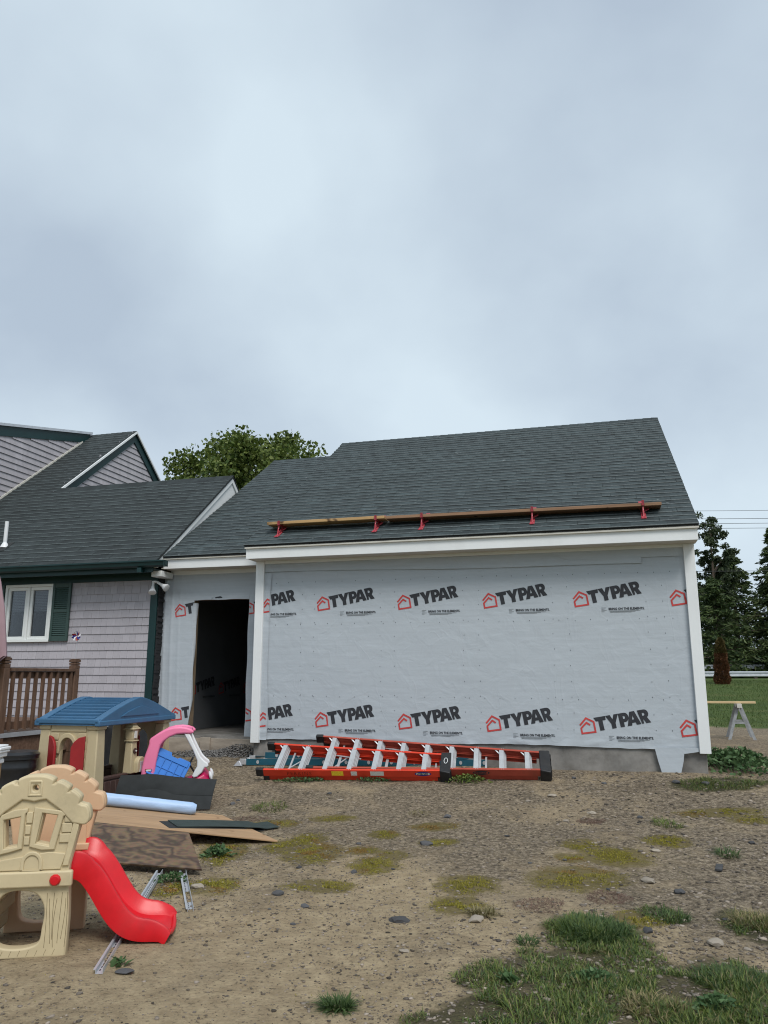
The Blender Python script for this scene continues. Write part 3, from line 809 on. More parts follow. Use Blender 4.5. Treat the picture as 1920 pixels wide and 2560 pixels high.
MB().prism(fl, flap_pt, lambda p: flap_pt(p) + Vector((0, -.003, 0))).build('wrap_flap', 'wrap', wrap)
st = MB()
def staple(u, z, tilt_=.0):
    p = wrap3(u, z, .0015); st.box(p.x - .0025, p.x + .0025, p.y - .002, p.y + .001, p.z - .0065, p.z + .0065)
for u in np.arange(.336, 5.85, .1985):
    for z in (2.816, 2.220, 1.230): staple(u + random.uniform(-.012, .012), z - .0035 * u + random.uniform(-.008, .008))
    staple(u, 3.04 - .008 * u)
for uc in (.733, .926, 1.897, 2.096, 3.05, 3.25, 4.22, 4.42, 5.39, 5.59):
    for z in np.arange(.84, 2.75, .1985): staple(uc + random.uniform(-.01, .01), z + random.uniform(-.01, .01))
tag(st.build('staple_rows', 'ink', wrap), kind='stuff')
for a, b in ((.028, .155), (5.868, 5.998)):
    cb = MB(); cb.box(a, b, -.022, .03, .592, 3.1335); cb.build('corner_board', 'white_trim', garage, bevel=.004)
MB().box(5.986, 5.998, .031, .15, .592, 3.1335).build('corner_board', 'white_trim', garage)
box('fascia', 'white_trim', garage, .0, 6.02, -.315, -.290, 3.128, 3.290, .003)
box('soffit', 'soffit', garage, .0, 6.02, -.2895, .032, 3.134, 3.150)
box('frieze_board', 'white_trim', garage, .156, 5.867, -.004, .020, 3.093, 3.133)
for a in (-.002, 6.001):
    mb = MB()
    for sg in (1, -1):
        e = lambda v, z: (v if sg > 0 else 7.94 - v, z)
        poly = [e(-.289, 3.152), e(-.289, 3.292), e(3.97, 6.035), e(3.97, 5.84)]
        mb.prism(poly, lambda p: Vector((a, p[0], p[1])), lambda p: Vector((a + .021, p[0], p[1])))
    mb.build('rake_board', 'white_trim', garage)
box('drip_edge', 'soffit', garage, -.01, 6.035, -.345, -.316, 3.272, 3.300)
GS = .644; gth = math.atan(GS)
def slab(parent, name, mat, u0, u1, v0, z0, v1, z1, t=.03):
    MB().prism([(v0, z0), (v1, z1), (v1, z1 - t), (v0, z0 - t)], lambda p: Vector((u0, p[0], p[1])), lambda p: Vector((u1, p[0], p[1]))).build(name, mat, parent)
slab(garage, 'roof_deck', 'roof_deck', -.015, 6.035, -.345, 3.322, 3.97, 6.100)
slab(garage, 'roof_back', 'shingle', -.015, 6.035, 8.285, 3.322, 3.971, 6.100)
roof_shingles(garage, 'shingle', -.345, 3.323, GS, 4.315 / math.cos(gth) - .02, lambda s: (-.02, 6.04), seed=3)
def ridge_caps(parent, mat, u0, u1, v, z, slope):
    x = u0
    while x < u1 - .02:
        x2 = min(x + .145, u1); mb = MB(); d = .13; h0, h1 = .016, .008
        mb.add([(x, v - d, z - d * slope + h0), (x, v, z + h0 + .006), (x, v + d, z - d * slope + h0), (x2 + .02, v - d, z - d * slope + h1), (x2 + .02, v, z + h1 + .006), (x2 + .02, v + d, z - d * slope + h1),
                (x, v - d, z - d * slope), (x, v, z), (x, v + d, z - d * slope)],
               [(0, 1, 4, 3), (1, 2, 5, 4), (6, 7, 1, 0), (7, 8, 2, 1)])
        mb.build('ridge_cap', mat, parent); x = x2
ridge_caps(garage, 'shingle', -.02, 6.02, 3.97, 6.103, GS)

# ------------------------------------------------------------------ breezeway between garage and house
brz = thing('breezeway', 'low wrapped breezeway with open dark doorway between the house and garage', 'building', mat4=GMAT)
D0, D1, DZ0, DZ1 = -1.312, -.376, .640, 2.668
wv = .65
mb = MB()
mb.box(-1.86, D0, wv, wv + .14, .62, 3.16); mb.box(D1, -.002, wv, wv + .14, .62, 3.16); mb.box(D0, D1, wv, wv + .14, DZ1, 3.16)
mb.build('wall', 'sheathing', brz)
box('interior_wall', 'wrap_inside_shaded', brz, -1.86, -1.78, wv + .145, 6.0, .625, 3.16)
iw = brz.children[-1]
def int3(v, z, off): return Vector((-1.779 + off, v, z))
for k in range(4):
    put_print(iw, int3, 1.50 + k * 1.0, 1.19, parts=('logo', 'lettering', 'slogan', 'fine')); 
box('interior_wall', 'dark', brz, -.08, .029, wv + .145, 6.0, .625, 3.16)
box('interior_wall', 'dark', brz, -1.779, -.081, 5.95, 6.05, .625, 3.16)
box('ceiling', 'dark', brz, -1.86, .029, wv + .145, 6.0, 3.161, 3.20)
box('floor', 'concrete', brz, -1.86, .045, wv - .02, 6.0, .50, .622)
box('foundation', 'form_board', brz, -1.86, .048, wv - .012, wv + .12, -.2, .598)
for (a, b) in ((-1.84, -1.02), (-.97, -.03)):
    box('form_board', 'form_board', brz, a, b, wv - .045, wv - .014, .30, .585, .003)
box('form_stake', 'form_board', brz, -1.06, -.90, wv - .085, wv - .047, .15, .60, .003)
def bw3(u, z, off=0.0):
    fold = 0.0
    for c_, a_ in ((-1.80, .010), (-1.68, .007), (-1.55, .004)):
        fold += a_ * math.exp(-((u - c_ - .02 * math.sin(z * 2)) / .022) ** 2)
    k = .005 * math.sin((u * .8 + z * .5) * 30 + 3 * mnoise.noise(Vector((u * 2, z * 2, 5)))) * max(0, min(1, (z - 2.5) * 2))
    return Vector((u, wv - .004 - wrinkle(u + 3.3, z) - fold - abs(k) - off, z))
def zrow(a, b, step): return np.linspace(a, b, max(2, int((b - a) / step)))
bw = sheet('house_wrap', 'wrap', brz, np.linspace(-1.862, D0, 40), zrow(.645, 3.12, .03), bw3)
sheet('wrap_panel', 'wrap', bw, np.linspace(D1, .03, 24), zrow(.60, 3.12, .03), lambda u, z: bw3(u + .006 * math.sin(z * 8) * (u < D1 + .02), z))
sheet('wrap_panel', 'wrap', bw, np.linspace(D0, D1, 50), zrow(DZ1, 3.12, .03), lambda u, z: bw3(u, z - (.004 * (1 + math.sin(u * 13)) if z < DZ1 + .01 else 0)))
# flap of cut wrap folded into the doorway
def flap3(t, z):
    k = .075 + .022 * math.sin(z * 1.6 + 2.2) + .006 * math.sin(z * 7) - (.07 * (1.15 - z) / .4 if z < 1.15 else 0)
    a = R(55) + .25 * math.sin(z * 1.3)
    return Vector((D0 + t * k * math.cos(a * t), wv - .012 + t * k * math.sin(a) * .9 + .012 * math.sin(z * 9 + t * 4) * t, z))
sheet('wrap_flap', 'wrap', bw, np.linspace(0, 1, 10), zrow(.68, 2.62, .03), flap3)
put_print(bw, bw3, -1.624, 2.412, umax=D0, parts=('logo', 'lettering')); put_print(bw, bw3, -1.60, .832, umax=D0, parts=('logo', 'lettering'))
put_print(bw, bw3, -.45, 2.42, umin=D1 + .01, umax=-.02, parts=('logo', 'lettering')); put_print(bw, bw3, -.43, .835, umin=D1 + .01, umax=-.02, parts=('logo', 'lettering'))
put_print(bw, bw3, -1.624, 2.412, umin=D0, umax=D1, zmin=DZ1 + .02, parts=('lettering',))
box('fascia', 'white_trim', brz, -1.69, -.003, .300, .325, 3.128, 3.285, .003)
box('soffit', 'soffit', brz, -1.74, -.003, .3255, wv, 3.134, 3.150)
box('frieze_board', 'white_trim', brz, -1.74, -.003, wv - .030, wv - .012, 3.07, 3.133)
box('drip_edge', 'soffit', brz, -1.69, -.017, .27, .299, 3.270, 3.296)
slab(brz, 'roof_deck', 'roof_deck', -1.69, -.021, .265, 3.318, 4.40, 5.981)
slab(brz, 'roof_back', 'shingle', -1.69, -.021, 8.5, 3.318, 4.401, 5.981)
roof_shingles(brz, 'shingle', .265, 3.319, GS, 4.135 / math.cos(gth) - .02, lambda s: (-1.692, -.022), seed=11)
ridge_caps(brz, 'shingle', -1.69, -.03, 4.40, 5.984, GS)

# ------------------------------------------------------------------ older shingled house
house = thing('shingled_house', 'older house with mauve grey shingle siding, green trim and dark roof', 'house', mat4=GMAT)
HS = .80; hth = math.atan(HS); HV = .50
WU0, WU1, WZ0, WZ1 = -4.735, -3.805, 2.040, 2.985
mb = MB()      # front wall with the window opening, then the bodies behind it
mb.box(-11.0, WU0, HV, HV + .15, -.2, 3.12); mb.box(WU1, -1.90, HV, HV + .15, -.2, 3.12)
mb.box(WU0, WU1, HV, HV + .15, -.2, WZ0); mb.box(WU0, WU1, HV, HV + .15, WZ1, 3.12)
mb.build('wall', 'siding', house)
MB().prism([(.9, -.2), (.9, 3.2), (2.5, 5.02), (4.4, 3.4), (4.4, -.2)], lambda p: Vector((-5.56, p[0], p[1])), lambda p: Vector((-1.92, p[0], p[1]))).build('wall', 'dark', house)
MB().prism([(.9, -.2), (.9, 3.2), (5.0, 7.02), (9.1, 3.2), (9.1, -.2)], lambda p: Vector((-11, p[0], p[1])), lambda p: Vector((-5.57, p[0], p[1]))).build('wall', 'siding', house)
MB().box(-1.96, -1.90, HV + .15, 4.4, -.2, 3.2).build('wall', 'tar', house)
# wall shingles on the front
SHM = {}
def shake_mesh(wd, hh=.127):
    key = (round(wd, 3), round(hh, 3))
    if key not in SHM:
        m_ = MB(); t0, t1 = .019, .006
        e_ = .0017; m_.add([(e_, 0, 0), (wd - e_, 0, 0), (wd - e_, -t0, 0), (e_, -t0, 0), (e_, 0, hh + .012), (wd - e_, 0, hh + .012), (wd - e_, -t1, hh + .012), (e_, -t1, hh + .012)],
               [(0, 3, 2, 1), (4, 5, 6, 7), (3, 7, 6, 2), (0, 4, 7, 3), (1, 2, 6, 5)])
        SHM[key] = m_.mesh('wall_shingle', 'siding')
    return SHM[key]
rest = MB(); EXP = .127; nsh = 0
z = .12; row = 0
while z < 2.99:
    rr = random.Random(row); u = -10.9
    hh = min(EXP, 3.02 - z)
    while u < -1.995:
        wd = rr.choice((.105, .125, .125, .14, .155)); u2 = min(u + wd, -1.992)
        if -1.992 - u2 < .03: u2 = -1.992
        spans = [(u, u2)]
        if WZ0 - .10 < z < WZ1 and z + hh > WZ0: spans = [(a, b) for a, b in ((u, min(u2, WU0)), (max(u, WU1), u2)) if b - a > .012]
        for a, b in spans:
            if a > -4.98 and z > .80 and nsh < 300:
                o = bpy.data.objects.new('wall_shingle', shake_mesh(b - a, hh)); COL.objects.link(o); o.parent = house
                o.location = (a, HV, z + rr.uniform(-.0015, .0015)); nsh += 1
            else:
                m0 = shake_mesh(b - a, hh); rest.add([(v.co.x + a, v.co.y + HV, v.co.z + z) for v in m0.vertices], [tuple(p.vertices) for p in m0.polygons])
        u = u2
    z += EXP; row += 1
# gable of the main roof and the dormer cheek: shingle courses facing the garage side
def cheek(rest_, up, inside, v0, v1, z0, z1, seed):
    rr = random.Random(seed); zc = z0; r_ = 0
    while zc < z1:
        v = v0 + rr.uniform(-.1, 0)
        while v < v1:
            v2 = v + rr.choice((.11, .13, .15))
            if inside((v + v2) / 2, zc + .06):
                rest_.add([(up, v, zc), (up, v2 - .002, zc), (up + .026, v2 - .002, zc), (up + .026, v, zc), (up + .004, v2 - .002, zc + .135), (up + .004, v, zc + .135)],
                          [(0, 1, 2, 3), (3, 2, 4, 5), (0, 3, 5), (1, 4, 2)])
            v = v2
        zc += EXP
cheek(rest, -5.568, lambda v, z: z < 3.2 + .8 * (v - .1) - .0 and z < 7.12 - .8 * (v - 4.95) and z < 3.17 + .8 * (v - .04), 2.2, 7.6, 4.6, 7.2, 5)
cheek(rest, -6.698, lambda v, z: z < 6.30 + .24 * (v - 2.06) and z > 3.24 + .8 * (v - .1) - .05, .6, 4.9, 3.9, 7.0, 6)
tag(rest.build('wall_shingles', 'siding', house), kind='stuff')
MB().prism([(.4, 3.5), (4.95, 7.05), (.4, 5.95)], lambda p: Vector((-11, p[0], p[1])), lambda p: Vector((-6.70, p[0], p[1]))).build('dormer', 'siding', house)
# trim
box('corner_board', 'green', house, -1.992, -1.872, HV - .030, HV + .10, .30, 3.00, .003)
tp = MB()
for k in range(60):
    zq = .4 + k * .044
    tp.box(-1.869, -1.845 + random.uniform(-.012, .015), HV - .01 + random.uniform(-.008, .008), HV + .13, zq, zq + .040 + random.uniform(0, .012))
tp.build('torn_tar_paper', 'tar', house)
box('frieze_board', 'green', house, -11, -1.872, HV - .035, HV - .012, 2.985, 3.12, .003)
box('soffit', 'green', house, -11, -1.75, .14, HV - .036, 3.10, 3.12)
box('fascia', 'green', house, -11, -1.76, .115, .139, 3.06, 3.235)
gpoly = [(.113, 3.225), (.113, 3.135), (.055, 3.125), (.015, 3.150), (.006, 3.195), (-.012, 3.205), (-.012, 3.225), (.006, 3.225), (.012, 3.205), (.04, 3.16), (.100, 3.15), (.104, 3.225)]
gt = MB().prism(gpoly, lambda p: Vector((-11, p[0], p[1])), lambda p: Vector((-1.50, p[0], p[1])))
gt.box(-1.506, -1.50, -.010, .112, 3.13, 3.223)
gt.build('gutter', 'green', house)
box('downspout_outlet', 'green', house, -1.98, -1.91, .03, .10, 3.05, 3.124)
box('eave_return', 'white_trim', house, -1.87, -1.69, .26, .60, 3.01, 3.098, .004)
# white gable end rising above the breezeway roof
el = lambda v: 3.20 + HS * (v - .1)
cn = lambda v: 3.345 + GS * (v - .265)
MB().prism([(.16, el(.16)), (2.5, el(2.5)), (2.93, el(2.5) - .8 * .43), (2.93, cn(2.93) - .2), (.16, cn(.16) - .15)], lambda p: Vector((-1.92, p[0], p[1])), lambda p: Vector((-1.706, p[0], p[1]))).build('gable_end', 'white_trim', house)
for vv0, vv1, zz0, zz1 in ((.10, 2.50, el(.10), el(2.5)), (2.5, 2.98, el(2.5), el(2.5) - .8 * .48)):
    MB().prism([(vv0, zz0 + .035), (vv1, zz1 + .035), (vv1, zz1 - .075), (vv0, zz0 - .075)], lambda p: Vector((-1.7055, p[0], p[1])), lambda p: Vector((-1.682, p[0], p[1]))).build('rake_board', 'white_trim', house)
# roofs
ez = lambda v: 3.25 + HS * (v - .1)
slab(house, 'roof_deck', 'roof_deck', -11, -1.670, .06, ez(.06), 2.50, ez(2.5))
slab(house, 'roof_deck', 'roof_deck', -11, -5.50, 2.505, ez(2.505), 4.98, ez(4.98))
slab(house, 'roof_back', 'shingle_old', -5.55, -1.670, 4.6, ez(2.5) - 2.1 * .8, 2.501, ez(2.5))
slab(house, 'roof_back', 'shingle_old', -11, -5.50, 9.6, ez(4.98) - 4.6 * .8, 4.981, ez(4.98))
s_e = 2.44 / math.cos(hth); s_m = 4.92 / math.cos(hth)
def hrange(s):
    v = .06 + s * math.cos(hth)
    right = -1.668 if v < 2.46 else -5.497
    # left: the dormer cheek covers the roof beyond it
    return (-8.2 if v < .9 else -6.69, right)
roof_shingles(house, 'shingle_old', .06, ez(.06) + .001, HS, s_m, hrange, expo=.145, seed=21)
ridge_caps(house, 'shingle_old', -5.50, -1.68, 2.50, ez(2.5) + .002, HS)
ridge_caps(house, 'shingle_old', -6.9, -5.50, 4.98, ez(4.98) + .002, HS)
for sg in (1, -1):
    f_ = lambda v, z: (v if sg > 0 else 9.96 - v, z)
    rr_ = f_(2.45, 0)[0]
    MB().prism([f_(2.40, ez(2.40) - .03), f_(4.98, ez(4.98) - .03), f_(4.98, ez(4.98) - .26), f_(2.40, ez(2.40) - .26)], lambda p: Vector((-5.566, p[0], p[1])), lambda p: Vector((-5.520, p[0], p[1]))).build('rake_board', 'green', house)
    MB().prism([f_(2.35, ez(2.35) + .005), f_(4.98, ez(4.98) + .005), f_(4.98, ez(4.98) - .045), f_(2.35, ez(2.35) - .045)], lambda p: Vector((-5.4955, p[0], p[1])), lambda p: Vector((-5.465, p[0], p[1]))).build('rake_trim', 'white_trim', house)
dz = lambda v: 6.47 + .24 * (v - 2.06)
MB().prism([(.2, dz(.2)), (4.86, dz(4.86)), (4.86, dz(4.86) - .20), (.2, dz(.2) - .22)], lambda p: Vector((-6.697, p[0], p[1])), lambda p: Vector((-6.665, p[0], p[1]))).build('rake_board', 'green', house)
MB().prism([(.1, dz(.1) + .06), (4.9, dz(4.9) + .06), (4.9, dz(4.9) + .003), (.1, dz(.1) + .003)], lambda p: Vector((-11, p[0], p[1])), lambda p: Vector((-6.63, p[0], p[1]))).build('dormer_roof', 'steel', house)
MB().prism([(1.3, ez(1.3) + .06), (4.6, ez(4.6) + .06), (4.6, ez(4.6) + .012), (1.3, ez(1.3) + .012)], lambda p: Vector((-6.688, p[0], p[1])), lambda p: Vector((-6.660, p[0], p[1]))).build('dormer_flashing', 'soffit', house)
# window with two casements, blind, shutters
wf = MB()
wf.box(WU0, WU1, HV - .040, HV + .10, WZ1 - .045, WZ1); wf.box(WU0, WU1, HV - .055, HV + .10, WZ0, WZ0 + .040)
wf.box(WU0, WU0 + .045, HV - .040, HV + .10, WZ0 + .0405, WZ1 - .0455); wf.box(WU1 - .045, WU1, HV - .040, HV + .10, WZ0 + .0405, WZ1 - .0455)
um = (WU0 + WU1) / 2
wf.box(um - .022, um + .022, HV - .036, HV + .10, WZ0 + .0405, WZ1 - .0455)
win = wf.build('window', 'vinyl', house, bevel=.004)
for a, b in ((WU0 + .047, um - .024), (um + .024, WU1 - .047)):
    sm_ = MB(); z0_, z1_ = WZ0 + .043, WZ1 - .048; t_ = .050
    sm_.box(a, b, HV - .020, HV + .04, z0_, z0_ + t_); sm_.box(a, b, HV - .020, HV + .04, z1_ - t_, z1_)
    sm_.box(a, a + t_, HV - .020, HV + .04, z0_ + t_ + .0005, z1_ - t_ - .0005); sm_.box(b - t_, b, HV - .020, HV + .04, z0_ + t_ + .0005, z1_ - t_ - .0005)
    sm_.build('sash', 'vinyl', win, bevel=.004)
    MB().box(a + t_ - .004, b - t_ + .004, HV + .006, HV + .012, z0_ + t_ - .004, z1_ - t_ + .004).build('pane', 'glass', win)
    bl = MB()
    for k in range(14): bl.box(a + .03, b - .03, HV + .045, HV + .055, z1_ - .05 - k * .026, z1_ - .029 - k * .026)
    bl.build('blind', 'blind', win)
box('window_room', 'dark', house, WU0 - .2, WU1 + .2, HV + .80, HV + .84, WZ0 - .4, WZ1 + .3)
def shutter(u0, u1):
    s_ = MB(); z0_, z1_ = 2.050, 2.985; f = .045; y0, y1 = HV - .055, HV - .022
    s_.box(u0, u0 + f, y0, y1, z0_, z1_); s_.box(u1 - f, u1, y0, y1, z0_, z1_)
    zm = z0_ + .52 * (z1_ - z0_)
    for a, b in ((z0_, z0_ + .085), (zm - .03, zm + .03), (z1_ - .07, z1_)): s_.box(u0 + f + .0005, u1 - f - .0005, y0 + .002, y1, a, b)
    s_.box(u0 + f, u1 - f, y1 - .006, y1 + .002, z0_ + .01, z1_ - .01)
    sh = s_.build('shutter', 'shutter', house, bevel=.003)
    for a, b in ((z0_ + .09, zm - .035), (zm + .035, z1_ - .075)):
        nn = int((b - a) / .031)
        for k in range(nn):
            zk = a + (k + .2) * (b - a) / nn
            MB().hexa([Vector(q) for q in ((u0 + f, y0 + .004, zk), (u1 - f, y0 + .004, zk), (u1 - f, y0 + .010, zk - .003), (u0 + f, y0 + .010, zk - .003))],
                      [Vector(q) for q in ((u0 + f, y0 + .016, zk + .024), (u1 - f, y0 + .016, zk + .024), (u1 - f, y0 + .022, zk + .021), (u0 + f, y0 + .022, zk + .021))]).build('slat', 'shutter', sh)
shutter(WU1 + .012, WU1 + .355); shutter(WU0 - .355, WU0 - .012)
# white vent pipe standing on the roof
vp = thing('vent_pipe', 'white plastic vent pipe standing on the old house roof', 'vent pipe', mat4=GMAT @ Matrix.Translation((-4.99, .62, ez(.62) + .012)))
MB().lathe([(.032, -.05), (.032, .44), (.027, .44), (.027, .40)], 16).build('pipe', 'white_plastic', vp, smooth=True)
MB().lathe([(.075, -.02), (.060, .02), (.040, .06), (.034, .07)], 16).build('boot', 'white_plastic', vp, smooth=True)
hb_ = MB().hexa([Vector(q) for q in ((-.11, -.13, -.10), (.11, -.13, -.10), (.11, .10, .084), (-.11, .10, .084))], [Vector(q) for q in ((-.11, -.134, -.094), (.11, -.134, -.094), (.11, .096, .090), (-.11, .096, .090))])
hb_.build('flashing', 'roof_deck', vp)
# floodlight under the eave
fl_ = thing('floodlight', 'white twin floodlight mounted under the house eave', 'floodlight', mat4=GMAT @ Matrix.Translation((-1.90, .44, 2.96)))
MB().lathe([(.05, 0), (.05, -.02), (.03, -.03)], 16, (0, -.01, 0)).build('base', 'white_plastic', fl_, smooth=True)
def lamp(p, d):
    d = Vector(d).normalized(); m4 = Matrix.Translation(p) @ d.to_track_quat('Z', 'Y').to_matrix().to_4x4()
    q = MB(); q.lathe([(.020, 0), (.022, .08), (.026, .09), (.026, .11), (.030, .12), (.058, .19), (.060, .205), (.056, .207), (.02, .212)], 18); me = q.mesh('lamp_head', 'white_plastic'); me.transform(m4)
    link('lamp_head', me, fl_, smooth=True)
lamp((-.02, -.03, -.02), (.25, -.45, -.85)); lamp((.05, -.02, -.02), (.9, -.1, -.5))

# ------------------------------------------------------------------ planks on roof brackets
def roof_z(v): return 3.323 + GS * (v + .345)
PZ = 3.652
def roof_plank(name, label, u0, u1, mat, dz_=0.0):
    t = MB(); v0 = -.105
    t.box(u0, u1, v0, v0 + .235, PZ + dz_, PZ + .042 + dz_)
    return tag(t.build(name, mat, None, bevel=.004), label, 'plank')
p1 = roof_plank('roof_plank', 'pale new wood plank laid on the two brackets nearest the breezeway', .215, 1.985, 'plank_new'); p1.matrix_world = GMAT
p2 = roof_plank('roof_plank', 'long weathered brown plank laid across the garage roof brackets', 1.990, 5.63, 'plank_old', .0); p2.matrix_world = GMAT @ Matrix.Rotation(R(.25), 4, 'Y')
p2.location = p2.location + Vector((0, 0, 0.0))
BL = ['red roof bracket under the pale plank end above the breezeway side', 'red roof bracket under the pale plank where it meets the brown plank', 'red roof bracket carrying the brown plank just past where the planks meet',
      'red roof bracket under the middle of the brown plank', 'red roof bracket under the brown plank end by the gable edge']
for k, u in enumerate((.40, 1.86, 2.52, 4.02, 5.42)):
    b = thing('roof_bracket', BL[k], 'roof bracket', group='red brackets holding the planks on the garage roof', mat4=GMAT @ Matrix.Translation((u, 0, 0)))
    h = .018
    va, vb = -.16, .34
    MB().hexa([Vector((x, v, roof_z(v) + h)) for x, v in ((-.03, va), (.03, va), (.03, vb), (-.03, vb))], [Vector((x, v, roof_z(v) + h + .006)) for x, v in ((-.03, va), (.03, va), (.03, vb), (-.03, vb))]).build('strap', 'bracket_red', b)
    dzk = 0
    MB().box(-.02, .02, -.112, .14, PZ - .014, PZ - .001).build('platform', 'bracket_red', b)
    MB().box(-.016, .016, -.117, -.107, PZ - .018, PZ + .050 + dzk).build('lip', 'bracket_red', b)
    MB().bar((.0, -.09, PZ - .01), (.0, -.135, roof_z(-.135) + h + .01), .018, .010).build('leg', 'bracket_red', b)
    MB().bar((.0, .06, PZ - .012), (.0, -.10, roof_z(-.10) + h + .02), .012, .02).build('brace', 'bracket_red', b)
    MB().hexa([Vector((x, v, roof_z(v) + h + .007)) for x, v in ((-.036, -.19), (.032, -.19), (.010, -.115), (-.010, -.115))], [Vector((x, v, roof_z(v) + h + .014)) for x, v in ((-.036, -.19), (.032, -.19), (.010, -.115), (-.010, -.115))]).build('foot_plate', 'bracket_red', b)
    MB().hexa([Vector((x, v, roof_z(v) + h + .015 + (.03 if x > .03 else 0))) for x, v in ((.0, -.03), (.075, -.022), (.075, .02), (.0, .02))], [Vector((x, v, roof_z(v) + h + .023 + (.03 if x > .03 else 0))) for x, v in ((.0, -.03), (.075, -.022), (.075, .02), (.0, .02))]).build('side_plate', 'bracket_red', b)

# ------------------------------------------------------------------ ladders
def frame4(p, q, tilt_deg):
    """x from p to q, y up-and-back across the ladder, z its upper face"""
    ex = (q - p).normalized()
    back = Vector((0, 0, 1)).cross(ex); back = Vector((back.x, back.y, back.z)).normalized()
    t = R(tilt_deg); ey = (back * math.cos(t) + Vector((0, 0, 1)) * math.sin(t)); ey = (ey - ex * ey.dot(ex)).normalized()
    ez_ = ex.cross(ey)
    m4 = Matrix((ex, ey, ez_)).transposed().to_4x4(); m4.translation = p
    return m4

def channel(mb, a, b, dy, depth, flange=.030, t=.006, sgn=1):
    """C-channel rail from a to b (x,y plane), depth along z from 0 to depth, flanges towards sgn*y"""
    a, b = Vector(a), Vector(b); d = (b - a).normalized(); n = Vector((-d.y, d.x, 0)) * sgn
    z = Vector((0, 0, 1))
    for y0, y1, z0, z1 in ((0, t, 0, depth), (t, flange, 0, t), (t, flange, depth - t, depth)):
        qa = [a + n * y0 + z * z0, a + n * y1 + z * z0, a + n * y1 + z * z1, a + n * y0 + z * z1]
        mb.hexa(qa, [q + (b - a) for q in qa])

def stepladder(name, label, m4, L, w0, w1, nsteps, rail, texts=(), knob=True):
    o = thing(name, label, 'stepladder', mat4=m4)
    zf, zr = .062, .0          # front frame above, folded rear frame below
    dy = (w0 - w1) / 2
    skew = lambda x, side: (0 if side < 0 else w0 - (w0 - w1) * x / L)
    for side in (-1, 1):
        y0, y1 = (0, 0) if side < 0 else (w0, w1)
        r_ = MB(); channel(r_, (0.03, y0, 0), (L - .03, y1, 0), 0, .088, sgn=1 if side < 0 else -1)
        me = r_.mesh('rail', rail); me.transform(Matrix.Translation((0, 0, zf))); link('rail', me, o)
        r2 = MB(); channel(r2, (.10, y0 + (.012 if side < 0 else -.012), 0), (L - .10, y1 + (.012 if side < 0 else -.012), 0), 0, .056, flange=.026, sgn=1 if side < 0 else -1)
        link('rear_rail', r2.mesh('rear_rail', rail), o)
        ft = MB(); yy = y0 - .006 if side < 0 else y0 - .042
        ft.box(-.01, .085, yy, yy + .048, zf - .004, zf + .098); fo = ft.build('foot', 'black_plastic', o, bevel=.006)
        ft = MB(); ft.box(.075, .15, yy + .006, yy + .042, -.006, .058); ft.build('rear_foot', 'black_plastic', o, bevel=.005)
    for k in range(nsteps):
        x = .26 + k * .305
        y1 = skew(x, 1)
        s_ = MB()
        tl = lambda z_: x + .034 * (1 - z_ / .086)                # the tread leans towards the ladder's top
        for (za_, zb_, t0_, t1_) in ((.004, .086, -.004, .004), (.010, .016, .004, .012), (.034, .040, .004, .012), (.058, .064, .004, .012), (.076, .086, .004, .012)):
            s_.hexa([Vector((tl(q) + t_, .009, zf + q)) for q, t_ in ((za_, t0_), (za_, t1_), (zb_, t1_), (zb_, t0_))], [Vector((tl(q) + t_, y1 - .009, zf + q)) for q, t_ in ((za_, t0_), (za_, t1_), (zb_, t1_), (zb_, t0_))])
        s_.box(x - .042, x - .0042, .009, y1 - .009, zf + .080, zf + .087)
        s_.box(x - .005, x + .030, .009, y1 - .009, zf + .004, zf + .009)
        so = s_.build('step', 'alu', o)
        for side in (-1, 1):
            ya = .010 if side < 0 else y1 - .010
            MB().bar((x - .02, ya + (.07 if side < 0 else -.07), zf + .045), (x - .095, ya, zf + .082), .016, .004).build('brace', 'alu', o)
        rv = MB()
        for side in (-1, 1):
            for dxk in (-.012, .012):
                ya = -.002 if side < 0 else y1 + .002
                rv.box(x + dxk - .004, x + dxk + .004, ya + (.010 if side < 0 else -.018), ya + (.018 if side < 0 else -.010), zf + .0865, zf + .0915)
        rv.build('rivet', 'alu', o)
        if k % 2 == 0 and k < nsteps - 1:
            MB().bar((x + .10, .02, .03), (x + .10, y1 - .03, .03), .022, .014).build('rear_bar', 'alu', o)
    MB().bar((.20, .02, .03), (.62, w0 - .06, .03), .018, .004).build('rear_brace', 'alu', o)
    MB().bar((.55, w0 - .05, .05), (1.25, w0 - .20, .05), .02, .006).build('spreader', 'steel', o)
    cp = MB(); yc = w1 / 2
    cp.hexa([Vector(q) for q in ((L - .07, -.012, -.012), (L - .07, w1 + .012, -.012), (L - .07, w1 + .012, zf + .100), (L - .07, -.012, zf + .100))],
            [Vector(q) for q in ((L + .055, -.030, -.035), (L + .055, w1 + .030, -.035), (L + .055, w1 + .030, zf + .085), (L + .055, -.030, zf + .085))])
    cap_ = cp.build('top_cap', 'black_plastic', o, bevel=.012, seg=3)
    rb = MB()
    for k in range(5):
        yk = .03 + k * (w1 - .06) / 4; rb.box(L + .050, L + .066, yk - .010, yk + .010, -.02, zf + .07)
    rb.build('cap_rib', 'black_plastic', cap_, bevel=.003)
    return o

lp = pix(645, 1951) + Vector((0, 0, .005)); lq = pix(1122, 1954) + Vector((0, 0, .0))
fdir = (lq - lp); LA = fdir.length
mA = frame4(lp, lq, 31)
ladA = stepladder('stepladder', 'bright orange fibreglass stepladder with silver steps lying in front of the other ladders', mA, LA - .03, .555, .335, 7, 'orange_rail')
